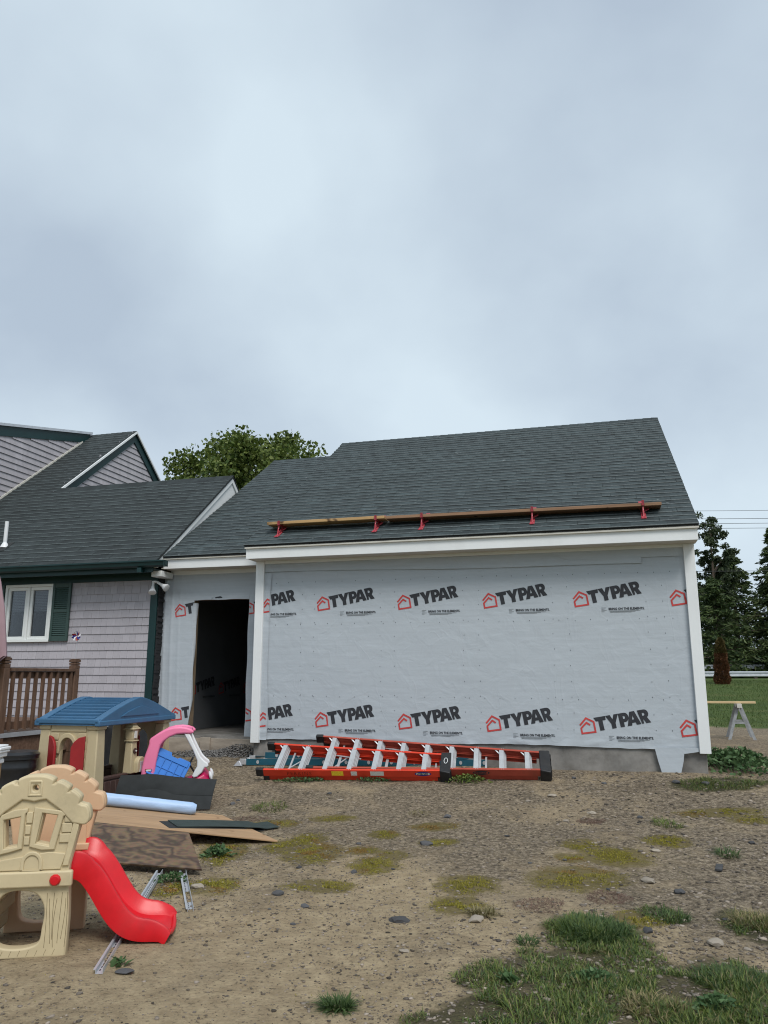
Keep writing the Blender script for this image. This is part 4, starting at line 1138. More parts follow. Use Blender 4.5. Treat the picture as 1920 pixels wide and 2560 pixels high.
# second, older stepladder behind it
bq = pix(1378, 1958) + Vector((0, .10, .0)); exB = fdir.normalized()
bp_ = bq - exB * 2.93; bp_.z = g0(bp_.x, bp_.y) + .02; bq.z = g0(bq.x, bq.y)
mB = frame4(bp_, bq, 33)
ladB = stepladder('stepladder', 'faded red fibreglass stepladder lying half hidden behind the orange one', mB, 2.90, .64, .34, 9, 'red_rail')
# stickers, maker's oval and the handwritten name on the near rails
def on_rail(o, me, x, z, k=1.0, y=-.0025, nm='sticker'):
    m2 = me.copy(); m2.transform(Matrix(((k, 0, 0, x), (0, 0, -1, y), (0, k, 0, z), (0, 0, 0, 1)))); return link(nm, m2, o)
def sticker(o, x, z, w_, h_, mt, nm='sticker'):
    return MB().box(x, x + w_, -.0022, -.0008, z, z + h_).build(nm, mt, o)
sticker(ladA, .95, .075, .145, .060, 'sticker_yellow'); sticker(ladA, 1.19, .078, .075, .056, 'sticker_white'); sticker(ladA, 1.43, .078, .165, .058, 'sticker_white')
def oval_logo(o, x, z, sx=.20, faded=False):
    ov = MB(); n_ = 28
    pts = [(math.copysign(abs(math.cos(t)) ** 1.25, math.cos(t)) * sx / 2, math.sin(t) * .030) for t in np.linspace(0, 2 * math.pi, n_, endpoint=False)]
    for kk, mt, yy in ((1.0, 'logo_blue' if not faded else 'ink', -.0018),):
        q = MB().add([(x + a * kk, yy, z + b * kk) for a, b in pts], [tuple(range(n_))]).build('logo', mt, o)
    bd = MB().add([(x - sx * .40, -.0026, z - .013), (x + sx * .40, -.0026, z - .013), (x + sx * .40, -.0026, z + .013), (x - sx * .40, -.0026, z + .013)], [(0, 1, 2, 3)])
    bd.build('logo_band', 'sticker_white' if not faded else 'red_rail', o)
    tm = text_mesh('WERNER', .034, 'ink', bold=.001, shear=.15, space=1.0)
    on_rail(o, tm, x - sx * .385, z - .012, 1.0, -.0034, 'lettering')
oval_logo(ladA, 2.07, .108); oval_logo(ladB, 2.14, .105, .20, True)
tm = text_mesh('PERKINS', .085, 'marker', bold=-.001, space=1.25); on_rail(ladA, tm, .385, .078, .82, -.0022, 'lettering')
ov2 = [(math.cos(t), math.sin(t)) for t in np.linspace(0, 2 * math.pi, 24, endpoint=False)]
mcap = [c for c in ladA.children if c.name.startswith('top_cap')][0]
Lc = LA - .03
MB().add([(Lc - .005 + .024 * a, .18 + .055 * b, .164) for a, b in ov2] + [(Lc - .005 + .018 * a, .18 + .047 * b, .164) for a, b in ov2], [(i, (i + 1) % 24, 24 + (i + 1) % 24, 24 + i) for i in range(24)]).build('cap_emblem', 'white_plastic', mcap)

# teal extension ladder flat on the ground behind both
tp_ = pix(600, 1926) + Vector((.04, .22, 0)); tq_ = tp_ + Vector((math.cos(R(-8)), math.sin(R(-8)), 0)) * 3.35
tp_.z = g0(tp_.x, tp_.y) + .012; tq_.z = g0(tq_.x, tq_.y) + .012
mT = frame4(tp_, tq_, 0)
lt = thing('extension_ladder', 'dark teal extension ladder lying along the garage foundation', 'ladder', mat4=mT)
for lay, (z_, y0, y1, xa, xb) in enumerate(((.0, 0, .42, 0, 3.3), (.082, .03, .39, .25, 3.2))):
    for sg, y_ in ((1, y0), (-1, y1)):
        q = MB(); channel(q, (xa, y_, 0), (xb, y_, 0), 0, .078, flange=.028, sgn=sg); me = q.mesh('rail', 'teal_rail'); me.transform(Matrix.Translation((0, 0, z_))); link('rail', me, lt)
    for k in range(11):
        x = xa + .16 + k * .30
        if x > xb - .05: break
        q = MB(); q.tube([(x, y0 - .006, z_ + .04), (x, y1 + .006, z_ + .04)], .017, 10); q.build('rung', 'alu', lt, smooth=True)
        q = MB(); pts = [(x + .020 * math.cos(t), y0 - .007, z_ + .04 + .024 * math.sin(t)) for t in np.linspace(0, 2 * math.pi, 14, endpoint=False)]
        pin = [(x + .010 * math.cos(t), y0 - .007, z_ + .04 + .014 * math.sin(t)) for t in np.linspace(0, 2 * math.pi, 14, endpoint=False)]
        q.add(pts + pin, [(i, (i + 1) % 14, 14 + (i + 1) % 14, 14 + i) for i in range(14)]); q.build('rung_ring', 'alu', lt)
for y_ in (0, .42):
    q = MB(); q.box(-.09, .0, y_ - .012, y_ + .012, .006, .080); q.build('foot_bracket', 'alu', lt, bevel=.004)
    q = MB().hexa([Vector(p) for p in ((-.17, y_ - .03, -.012), (-.05, y_ - .03, -.012), (-.05, y_ + .03, -.012), (-.17, y_ + .03, -.012))], [Vector(p) for p in ((-.11, y_ - .02, .055), (-.09, y_ - .02, .055), (-.09, y_ + .02, .055), (-.11, y_ + .02, .055))])
    q.build('shoe', 'steel', lt, bevel=.004)

# ------------------------------------------------------------------ deck
DK = Matrix(GMAT)
deck = thing('deck', 'stained brown wooden deck with baluster railing beside the house', 'deck', mat4=DK)
DU = -1.80; DZ = .86
k = 0; u = -5.4
while u < DU - .01:
    u2 = min(u + .138, DU); box('floor_board', 'deck_board', deck, u, u2 - .006, -2.84, HV - .06, DZ - .03, DZ); u = u2
for a, b, z0_, z1_ in ((DZ - .036 - .02, 0, 0, 0),): pass
box('edge_trim', 'steel', deck, DU + .002, DU + .030, -2.86, HV - .06, DZ - .045, DZ + .004)
box('rim_board', 'deck_board', deck, DU - .04, DU, -2.84, HV - .06, DZ - .27, DZ - .034)
box('rim_board', 'deck_board', deck, -5.4, DU, -2.88, -2.842, DZ - .27, DZ + .0)
def deck_post(u_, v_, zt, low='deck_wood'):
    s_ = .047
    box('post', 'deck_wood', deck, u_ - s_, u_ + s_, v_ - s_, v_ + s_, DZ - .30, zt - .13, .006)
    po = deck.children[-1]
    c_ = MB()
    for (h0, h1, r_) in ((-.13, -.085, .047), (-.085, -.078, .038), (-.078, -.052, .050), (-.052, -.045, .040), (-.045, -.012, .052), (-.012, .0, .042)):
        c_.box(u_ - r_, u_ + r_, v_ - r_, v_ + r_, zt + h0 + .001, zt + h1)
    c_.build('post_cap', 'deck_wood', po, bevel=.005)
    box('post_base', low, deck, u_ - .045, u_ + .045, v_ - .045, v_ + .045, -.1, DZ - .302)
for v_, zt, lo in ((-2.72, 1.72, "new_post"), (-1.47, 1.72, "deck_wood")): deck_post(DU - .02, v_, zt, lo)
for v0_, v1_ in ((-2.67, -1.52),):
    box('top_rail', 'deck_wood', deck, DU - .085, DU + .045, v0_, v1_, 1.555, 1.592, .004)
    box('upper_stringer', 'deck_wood', deck, DU - .04, DU - .002, v0_, v1_, 1.47, 1.554, .003)
    box('lower_stringer', 'deck_wood', deck, DU - .04, DU - .002, v0_, v1_, .90, .985, .003)
    n_ = int(round((v1_ - v0_) / .128))
    for k in range(n_):
        vk = v0_ + (k + .5) * (v1_ - v0_) / n_
        MB().prism([(vk - .018, .905), (vk + .018, .905), (vk + .018, 1.55), (vk - .018, 1.55)], lambda p: Vector((DU + .0, p[0], p[1])), lambda p: Vector((DU + .034, p[0], p[1] - (.02 if p[1] < 1 else 0)))).build('baluster', 'deck_wood', deck)
for u0_, u1_ in ((-5.3, DU - .07),):
    box('top_rail', 'deck_wood', deck, u0_, u1_, -2.83, -2.70, 1.555, 1.592, .004)
    box('upper_stringer', 'deck_wood', deck, u0_, u1_, -2.79, -2.755, 1.47, 1.554)
    box('lower_stringer', 'deck_wood', deck, u0_, u1_, -2.79, -2.755, .90, .985)
    for k in range(25):
        uk = u0_ + (k + .5) * (u1_ - u0_) / 25; box('baluster', 'deck_wood', deck, uk - .018, uk + .018, -2.826, -2.792, .905, 1.55)
# pinwheel stuck on the far post
pw = thing('pinwheel', 'red white and blue pinwheel on a thin stick above the deck post', 'pinwheel', mat4=GMAT @ Matrix.Translation((DU - .02, -1.47, 1.722)) @ Matrix.Scale(.78, 4))
MB().tube([(0, 0, 0), (.01, 0, .20), (.015, 0, .37)], .004, 6).build('stick', 'steel', pw)
for k in range(9):
    a0 = 2 * math.pi * k / 9; m_ = Matrix.Translation((.015, -.02, .375)) @ Matrix.Rotation(a0, 4, 'Y')
    q = MB().add([m_ @ Vector(p) for p in ((0, 0, 0), (.03, -.02, .035), (.018, -.035, .085), (-.022, .0, .075), (-.012, .012, .03))], [(0, 1, 2), (0, 2, 3), (0, 3, 4)])
    q.build('petal', ('logo_blue', 'shutter_red', 'white_plastic')[k % 3], pw)

# closed patio umbrella at the edge of the deck
um_ = thing('patio_umbrella', 'folded mauve patio umbrella standing on the deck', 'umbrella', mat4=Matrix.Translation((-4.515, 8.75, DZ)))
MB().lathe([(.24, 0), (.24, .05), (.05, .09), (.03, .14)], 20).build('base', 'black_plastic', um_, smooth=True)
MB().tube([(0, 0, .1), (0, 0, 2.05)], .02, 10).build('pole', 'steel', um_, smooth=True)
rings = []
for z_, r_ in ((.80, .20), (.86, .225), (1.10, .20), (1.40, .165), (1.70, .11), (1.90, .06), (1.98, .03)):
    rings.append([Vector((r_ * (1 + .28 * math.cos(8 * t)) * math.cos(t), r_ * (1 + .28 * math.cos(8 * t)) * math.sin(t), z_ + (.05 * math.cos(8 * t) if z_ < .84 else 0))) for t in np.linspace(0, 2 * math.pi, 64, endpoint=False)])
MB().loft(rings).build('canopy', 'mauve', um_, smooth=True)
# black tub in front of the deck
tb = thing('trash_can', 'dark round ribbed bin standing under the deck edge', 'bin', loc=(-3.80, 8.30, gz(-3.80, 8.30)))
MB().lathe([(.165, 0), (.175, .02), (.195, .30), (.201, .31), (.201, .33), (.197, .34), (.205, .52), (.211, .53), (.211, .56), (.206, .57), (.21, .62), (.222, .63), (.222, .655), (.205, .655), (.19, .10)], 32).build('body', 'tub', tb, smooth=True)
MB().lathe([(.226, .655), (.228, .675), (.20, .70), (.05, .71)], 32).build('lid', 'tub', tb, smooth=True)
# white capped newel post near the left edge
nx, ny = -3.13, 6.45
nw = thing('newel_post', 'tan wooden post with a white moulded cap', 'post', loc=(nx, ny, gz(nx, ny)))
MB().box(-.045, .045, -.045, .045, -.1, .85).build('post', 'new_post', nw, bevel=.004)
q = MB()
for h0, h1, r_ in ((.80, .835, .058), (.835, .85, .052), (.85, .885, .072), (.885, .905, .085), (.905, .93, .09), (.93, .945, .075)): q.box(-r_, r_, -r_, r_, h0 + .0005, h1)
q.build('cap', 'white_plastic', nw, bevel=.008)

# ------------------------------------------------------------------ toy cottage
C1 = Vector((-3.0, 8.35, 0)); CL, CW = 1.36, .72
zc0 = .085
MC = Matrix(((SA, -CA, 0, C1.x), (CA, SA, 0, C1.y), (0, 0, 1, zc0), (0, 0, 0, 1)))     # local x along the open side, y across to the left
cot = thing('toy_cottage', 'tan plastic toy cottage with blue roof and red shutters', 'playhouse', mat4=MC @ Matrix.Diagonal((1, .90, 1, 1)))
EZ = .925
def endwall(x0, face):
    """end panel with arched window, siding relief, corner columns; face = -1 looks to -x"""
    # plate x-axis runs along local y
    mP = Matrix(((0, 1, 0, x0), (1, 0, 0, 0), (0, 0, 1, 0), (0, 0, 0, 1)))
    arch = [(.26, .36), (.46, .36), (.46, .66)] + arc(.36, .66, .10, .12, 0, 180, 10)[1:]
    o = plate('end_wall', 'cottage_tan', cot, [(-.02, .02), (CW + .02, .02), (CW - .005, EZ), (.005, EZ)], [arch], .05, .008, mP)
    yf = face * .028
    for k in range(9):
        z_ = .16 + k * .085
        for a, b in ((.12, .23), (.49, .60)) if .36 < z_ < .80 else ((.12, .60),):
            q = MB().box(x0 + yf - .007, x0 + yf + .007, a, b, z_, z_ + .073); q.build('clapboard', 'cottage_tan', o, bevel=.006)
    tr = [(.225, .62), (.255, .62), (.262, .66)] + arc(.36, .675, .095, .105, 170, 10, 10) + [(.458, .66), (.465, .62), (.495, .62), (.495, .66)] + arc(.36, .68, .135, .15, 5, 175, 12) + [(.225, .66)]
    plate('arch_trim', 'cottage_tan', o, tr, [], .05, .008, Matrix.Translation((yf, 0, 0)) @ mP)
    for a, b, s_ in ((.27, .12, 1), (.45, .60, -1)):
        prof_ = [(a, .31), (a, .69), (a + s_ * -.03, .745), (a - s_ * .08, .785), (b, .80), (b, .31)]
        ang = R(24) * s_
        piv = Matrix.Translation((x0 + face * .035, b, 0)) @ Matrix.Rotation(face * -ang if True else 0, 4, 'Z') @ Matrix.Translation((-(x0 + face * .035), -b, 0))
        plate('shutter', 'shutter_red', cot, prof_, [], .03, .007, piv @ Matrix.Translation((face * .04, 0, 0)) @ mP)
    return o
endwall(.0, -1); endwall(CL, 1)
for x_, sx in ((0, 1), (CL, -1)):
    for y_, sy in ((0, 1), (CW, -1)):
        a0, a1 = .045, .075
        q = MB().hexa([Vector(p) for p in ((x_ - sx * .055, y_ - sy * .055, 0), (x_ + sx * .13, y_ - sy * .055, 0), (x_ + sx * .13, y_ + sy * .12, 0), (x_ - sx * .055, y_ + sy * .12, 0))],
                      [Vector(p) for p in ((x_ - sx * .030, y_ - sy * .030, .86), (x_ + sx * .10, y_ - sy * .030, .86), (x_ + sx * .10, y_ + sy * .10, .86), (x_ - sx * .030, y_ + sy * .10, .86))])
        cpo = q.build('corner_column', 'cottage_tan', cot, bevel=.012)
        q = MB().box(*sorted((x_ - sx * .042, x_ + sx * .115)), *sorted((y_ - sy * .042, y_ + sy * .115)), .862, .935); q.build('capital', 'cottage_tan', cpo, bevel=.010)
for y_, sy in ((.0, -1), (CW, 1)):
    lw = MB().box(.13, CL - .13, y_ - .022, y_ + .022, .02, .335).build('low_wall', 'brown_plastic', cot, bevel=.008)
    MB().box(.13, CL - .13, y_ - .034, y_ + .034, .336, .375).build('wall_cap', 'brown_plastic', lw, bevel=.010)
    for k in range(13):
        xk = .15 + k * .097; MB().box(xk, xk + .088, y_ + sy * .028 - .008, y_ + sy * .028 + .008, .03, .325).build('plank', 'brown_plastic', lw, bevel=.005)
MB().box(.1, CL - .1, .03, CW - .03, .0, .03).build('floor', 'brown_plastic', cot)
# lantern post with mailbox on the open side
px_ = .62
po = MB().hexa([Vector(p) for p in ((px_ - .065, -.075, .36), (px_ + .065, -.075, .36), (px_ + .065, .045, .36), (px_ - .065, .045, .36))], [Vector(p) for p in ((px_ - .050, -.060, .70), (px_ + .050, -.060, .70), (px_ + .050, .035, .70), (px_ - .050, .035, .70))]).build('lantern_post', 'cottage_tan', cot, bevel=.012)
q = MB()
for h0, h1, r0, r1 in ((.70, .715, .064, .064), (.716, .83, .050, .056), (.83, .85, .075, .068), (.851, .885, .060, .036), (.886, .925, .034, .052)):
    q.hexa([Vector((px_ + a * r0, -.012 + b * r0, h0)) for a, b in ((-1, -1), (1, -1), (1, 1), (-1, 1))], [Vector((px_ + a * r1, -.012 + b * r1, h1)) for a, b in ((-1, -1), (1, -1), (1, 1), (-1, 1))])
q.build('lantern', 'cottage_tan', po, bevel=.007)
MB().box(px_ - .024, px_ + .024, -.074, -.060, .735, .815).build('lantern_pane', 'sticker_white', po, bevel=.004)
q = MB().lathe([(.030, 0), (.030, .010), (.012, .018)], 18); me = q.mesh('doorbell', 'brown_plastic'); me.transform(Matrix.Translation((px_, -.068, .60)) @ Matrix.Rotation(R(90), 4, 'X')); link('doorbell', me, po, smooth=True)
q = MB().lathe([(.010, 0), (.010, .010), (.004, .014)], 12); me = q.mesh('bell_button', 'sticker_white'); me.transform(Matrix.Translation((px_, -.084, .60)) @ Matrix.Rotation(R(90), 4, 'X')); link('bell_button', me, po, smooth=True)
plate('mailbox', 'cottage_tan', po, [(px_ - .0, .37), (px_ + .16, .37), (px_ + .16, .46)] + arc(px_ + .08, .46, .08, .075, 0, 180, 10)[1:], [], .13, .012, Matrix.Translation((0, -.06, 0)))
mbx = po.children[-1]
plate('mailbox_door', 'steel', mbx, [(px_ + .035, .375), (px_ + .125, .375), (px_ + .115, .43), (px_ + .125, .485), (px_ + .035, .485), (px_ + .045, .43)], [], .012, .003, Matrix.Translation((0, -.130, 0)))
# roof: ridge runs across, ribbed slopes, arched pediment over the open side
def rz(x):
    t = abs(x - CL / 2) / (CL / 2 + .07); return EZ + .012 + .225 * (1 - t ** 1.3)
xs_ = np.linspace(-.07, CL + .07, 40)
def roofloft(y0, y1, dz_, th):
    q = MB(); rings = []
    for x in xs_: rings.append([Vector((x, y0, rz(x) + dz_)), Vector((x, y1, rz(x) + dz_)), Vector((x, y1, rz(x) + dz_ - th)), Vector((x, y0, rz(x) + dz_ - th))])
    return q.loft(rings)
ro = roofloft(.0, CW, 0, .03).build('roof', 'blue_plastic', cot, smooth=True)
for (y0, y1, dz_) in ((-.075, .03, .022), (CW - .03, CW + .075, .022)): roofloft(y0, y1, dz_, .055).build('roof_edge', 'blue_plastic', ro, bevel=.008)
for x0, x1 in ((-.08, -.03), (CL + .03, CL + .08)): MB().box(x0, x1, -.07, CW + .07, EZ - .005, EZ + .050).build('eave', 'blue_plastic', ro, bevel=.012)
for sg in (0, 1):
    for k in range(8):
        xa = .0 + k * .085; xb = xa + .075
        if sg: xa, xb = CL - xb, CL - xa
        zlo, zhi = (rz(xa), rz(xb)) if not sg else (rz(xb), rz(xa))
        q = MB().hexa([Vector(p) for p in ((xa, .05, rz(xa) + .002), (xb, .05, rz(xb) + .002), (xb, CW - .05, rz(xb) + .002), (xa, CW - .05, rz(xa) + .002))],
                      [Vector(p) for p in ((xa, .05, rz(xa) + (.024 if not sg else .006)), (xb, .05, rz(xb) + (.006 if not sg else .024)), (xb, CW - .05, rz(xb) + (.006 if not sg else .024)), (xa, CW - .05, rz(xa) + (.024 if not sg else .006)))])
        q.build('roof_shingle', 'blue_plastic', ro, bevel=.005)
for y_ in (-.05, CW + .05):
    tri = [(x, rz(x) - .028) for x in np.linspace(.0, CL, 24)]
    tri = [(.0, EZ + .02)] + tri + [(CL, EZ + .02)]
    plate('pediment', 'blue_plastic', ro, tri, [], .05, .004, Matrix.Translation((0, y_, 0)))
    MB().box(-.08, CL + .08, y_ - .035, y_ + .035, EZ - .025, EZ + .030).build('eave', 'blue_plastic', ro, bevel=.010)
    plate('pediment_panel', 'blue_plastic', ro, [(.30, EZ + .06)] + [(x, rz(x) - .075) for x in np.linspace(.42, CL - .42, 10)] + [(CL - .30, EZ + .06)], [], .016, .004, Matrix.Translation((0, y_ + (-.03 if y_ < 0 else .03), 0)))

# framed dark sash and grey panel leaning behind the cottage
ss = thing('storm_window', 'white framed dark window sash leaning behind the toy cottage', 'window', mat4=Matrix.Translation((-3.55, 10.72, gz(-3.55, 10.72))) @ Matrix.Rotation(-ANG, 4, 'Z') @ Matrix.Rotation(R(-14), 4, 'X'))
q = MB(); q.box(-.45, .45, -.015, .015, 0, .05); q.box(-.45, .45, -.015, .015, .67, .72); q.box(-.45, -.40, -.015, .015, .0505, .6695); q.box(.40, .45, -.015, .015, .0505, .6695); q.build('frame', 'vinyl', ss, bevel=.004)
MB().box(-.401, .401, -.004, .004, .049, .671).build('pane', 'black_plastic', ss)

# ------------------------------------------------------------------ toy car
cc = Vector((-2.37, 9.20, 0)); cz = gz(cc.x, cc.y)
car = thing('toy_car', 'pink and crimson ride-on toy car with white front pillars', 'toy car', mat4=Matrix.Translation((cc.x, cc.y, cz)) @ Matrix.Rotation(R(10), 4, 'Z'))
KC = .0047 / 5.53
def cp_(pts): return [((x - 780) * KC, (1060 - y) * KC * 1.02 + .08) for x, y in pts]
arch_o = [(350, 830), (358, 700), (382, 570), (420, 450), (432, 400), (432, 365), (450, 335), (520, 288), (640, 222), (730, 200), (820, 194), (900, 204), (965, 226), (995, 256), (992, 275), (960, 290), (880, 286), (780, 292), (690, 325), (620, 375), (580, 425), (556, 520), (536, 640), (522, 830)]
pil = [(872, 285), (945, 285), (1000, 395), (1060, 505), (1105, 580), (1150, 625), (1195, 655), (1208, 690), (1190, 712), (1160, 712), (1130, 770), (1070, 825), (1025, 838), (1000, 815), (1030, 750), (1062, 690), (1055, 620), (1000, 500), (930, 385)]
for y_ in (-.175, .175):
    po_ = plate('roof_arch', 'pink_plastic', car, cp_(arch_o), [], .075, .022, Matrix.Translation((0, y_, 0)), res=4)
    plate('front_pillar', 'white_plastic', car, cp_(pil), [], .055, .014, Matrix.Translation((0, y_ * .98, 0)))
    sgn = -1 if y_ < 0 else 1
    plate('badge', 'shutter_red', po_, smooth_loop(cp_([(408, 715), (480, 712), (490, 728), (480, 748), (415, 750), (403, 735)]), 4), [], .008, .002, Matrix.Translation((0, y_ + sgn * .037, 0)))
    plate('badge_plate', 'sticker_white', po_, smooth_loop(cp_([(417, 722), (472, 720), (480, 729), (472, 741), (420, 742), (412, 733)]), 4), [], .010, .002, Matrix.Translation((0, y_ + sgn * .038, 0)))
top_c = [((a[0] + b[0]) / 2, (a[1] + b[1]) / 2) for a, b in zip(cp_([(450, 345), (520, 295), (640, 228), (730, 206), (820, 200), (900, 210), (965, 232)]), cp_([(560, 430), (600, 400), (690, 325), (740, 306), (800, 292), (880, 286), (960, 288)]))]
q = MB(); q.loft([[Vector((x, -.16, z_ + .028)), Vector((x, .16, z_ + .028)), Vector((x, .16, z_ - .018)), Vector((x, -.16, z_ - .018))] for x, z_ in top_c]); q.build('roof', 'pink_plastic', car, smooth=True)
body_rings = []
for px, zt, wd in ((-.42, .20, .12), (-.405, .26, .17), (-.36, .285, .205), (-.22, .285, .215), (.0, .262, .215), (.12, .262, .213), (.22, .30, .205), (.32, .36, .19), (.375, .30, .17), (.405, .20, .14), (.412, .13, .10)):
    body_rings.append([Vector((px, wd * math.cos(t) * (1 if abs(math.cos(t)) > .7 else 1.0), max(.07, .07 + (zt - .07) * (.5 + .5 * math.copysign(abs(math.sin(t)) ** .45, math.sin(t)))))) for t in np.linspace(0, 2 * math.pi, 28, endpoint=False)])
MB().loft(body_rings).build('body', 'crimson_plastic', car, smooth=True)
MB().box(-.33, -.20, -.15, .15, .25, .45).build('seat_back', 'crimson_plastic', car, bevel=.03)
for x_ in (-.27, .27):
    for y_ in (-.19, .19):
        q = MB().lathe([(.05, -.03), (.082, -.028), (.09, -.015), (.09, .015), (.082, .028), (.05, .03)], 20); me = q.mesh('wheel', 'black_plastic'); me.transform(Matrix.Translation((x_, y_, .09)) @ Matrix.Rotation(R(90), 4, 'X')); link('wheel', me, car, smooth=True)
for y_ in (-.15, .15):
    q = MB().lathe([(.0, 0), (.030, .004), (.036, .016), (.024, .030), (.005, .036)], 16); me = q.mesh('headlight', 'white_plastic'); me.transform(Matrix.Translation((.375, y_, .285)) @ Matrix.Rotation(R(75), 4, 'Y') @ Matrix.Scale(1.5, 4, (1, 0, 0))); link('headlight', me, car, smooth=True)
q = MB(); rg = [Vector((0, .085 * math.cos(t), .085 * math.sin(t))) for t in np.linspace(0, 2 * math.pi, 22)]
q.tube(rg, .011, 8, False); q.bar((0, -.08, 0), (0, .08, 0), .02, .012); q.bar((0, 0, 0), (.10, 0, -.05), .02, .02); me = q.mesh('steering_wheel', 'black_plastic'); me.transform(Matrix.Translation((.14, 0, .40)) @ Matrix.Rotation(R(28), 4, 'Y')); link('steering_wheel', me, car, smooth=True)
# blue tray tipped into the car
tr_ = thing('blue_tray', 'bright blue ribbed plastic tray tipped into the toy car', 'tray', mat4=Matrix.Translation((-2.40, 9.03, cz + .40)) @ Matrix.Rotation(R(8), 4, 'Z') @ Matrix.Rotation(R(24), 4, 'Y') @ Matrix.Rotation(R(-18), 4, 'X'))
plate('panel', 'sled_blue', tr_, [(-.20, -.16), (.20, -.16), (.20, .10), (.185, .125), (.06, .125), (.04, .105), (-.03, .105), (-.05, .14), (-.18, .14), (-.20, .12)], [], .022, .005)
tpn = tr_.children[-1]
for k in range(5): MB().box(-.165 + k * .078, -.158 + k * .078, -.026, -.009, -.145, .05).build('rib', 'sled_blue', tpn)
MB().box(-.18, .18, -.022, -.009, .052, .100).build('rib', 'sled_blue', tpn, bevel=.004); MB().box(-.205, .205, -.035, -.005, -.17, -.15).build('rim', 'sled_blue', tpn, bevel=.005)
MB().box(-.19, .19, -.020, -.009, -.055, -.048).build('rib', 'sled_blue', tpn)

# ------------------------------------------------------------------ toy climber with slide
fr_, fl2 = Vector((-1.726, 4.66, 0)), Vector((-2.059, 4.537, 0))
pdir = Vector((.986, .166, 0)).normalized(); qdir = Vector((-pdir.y, pdir.x, 0))
org = fr_ - pdir * .262
MPS = Matrix(((pdir.x, qdir.x, 0, org.x), (pdir.y, qdir.y, 0, org.y), (0, 0, 1, gz(org.x, org.y) - .004), (0, 0, 0, 1)))
clm = thing('toy_climber', 'tan plastic toy climber with scalloped gables and a red slide', 'playset', mat4=MPS)
def scallop_half():
    pts = []
    ends = [(.262, .684), (.300, .696), (.310, .735), (.294, .786), (.254, .800)]
    pts += spline(ends, 4)[:-1]
    pts += spline([(.247, .804), (.250, .840), (.206, .876), (.188, .864)], 4)[:-1]
    pts += spline([(.182, .868), (.184, .896), (.128, .926), (.102, .910)], 4)[:-1]
    pts += spline([(.096, .914), (.096, .938), (.050, .957), (.0, .960)], 5)
    return [tuple(p) for p in pts]
rh = scallop_half()
right = [(.23, .0), (.232, .20), (.225, .30), (.215, .46), (.236, .58), (.258, .68)]
outer = right + rh + [(-x, z) for x, z in rh[::-1][1:]] + [(-x, z) for x, z in right[::-1]]
arch_h = smooth_loop([(-.04, .345), (.05, .325), (.098, .25), (.094, .15), (.075, .072), (-.03, .050), (-.135, .072), (-.158, .15), (-.160, .25), (-.12, .325)], 5)
w1_ = [(.056, .748), (.128, .736), (.094, .582), (.031, .597)]
w2_ = [(-.147, .716), (-.069, .731), (-.074, .582), (-.133, .574)]
hole = arc(.003, .888, .013, .013, 0, 345, 14)
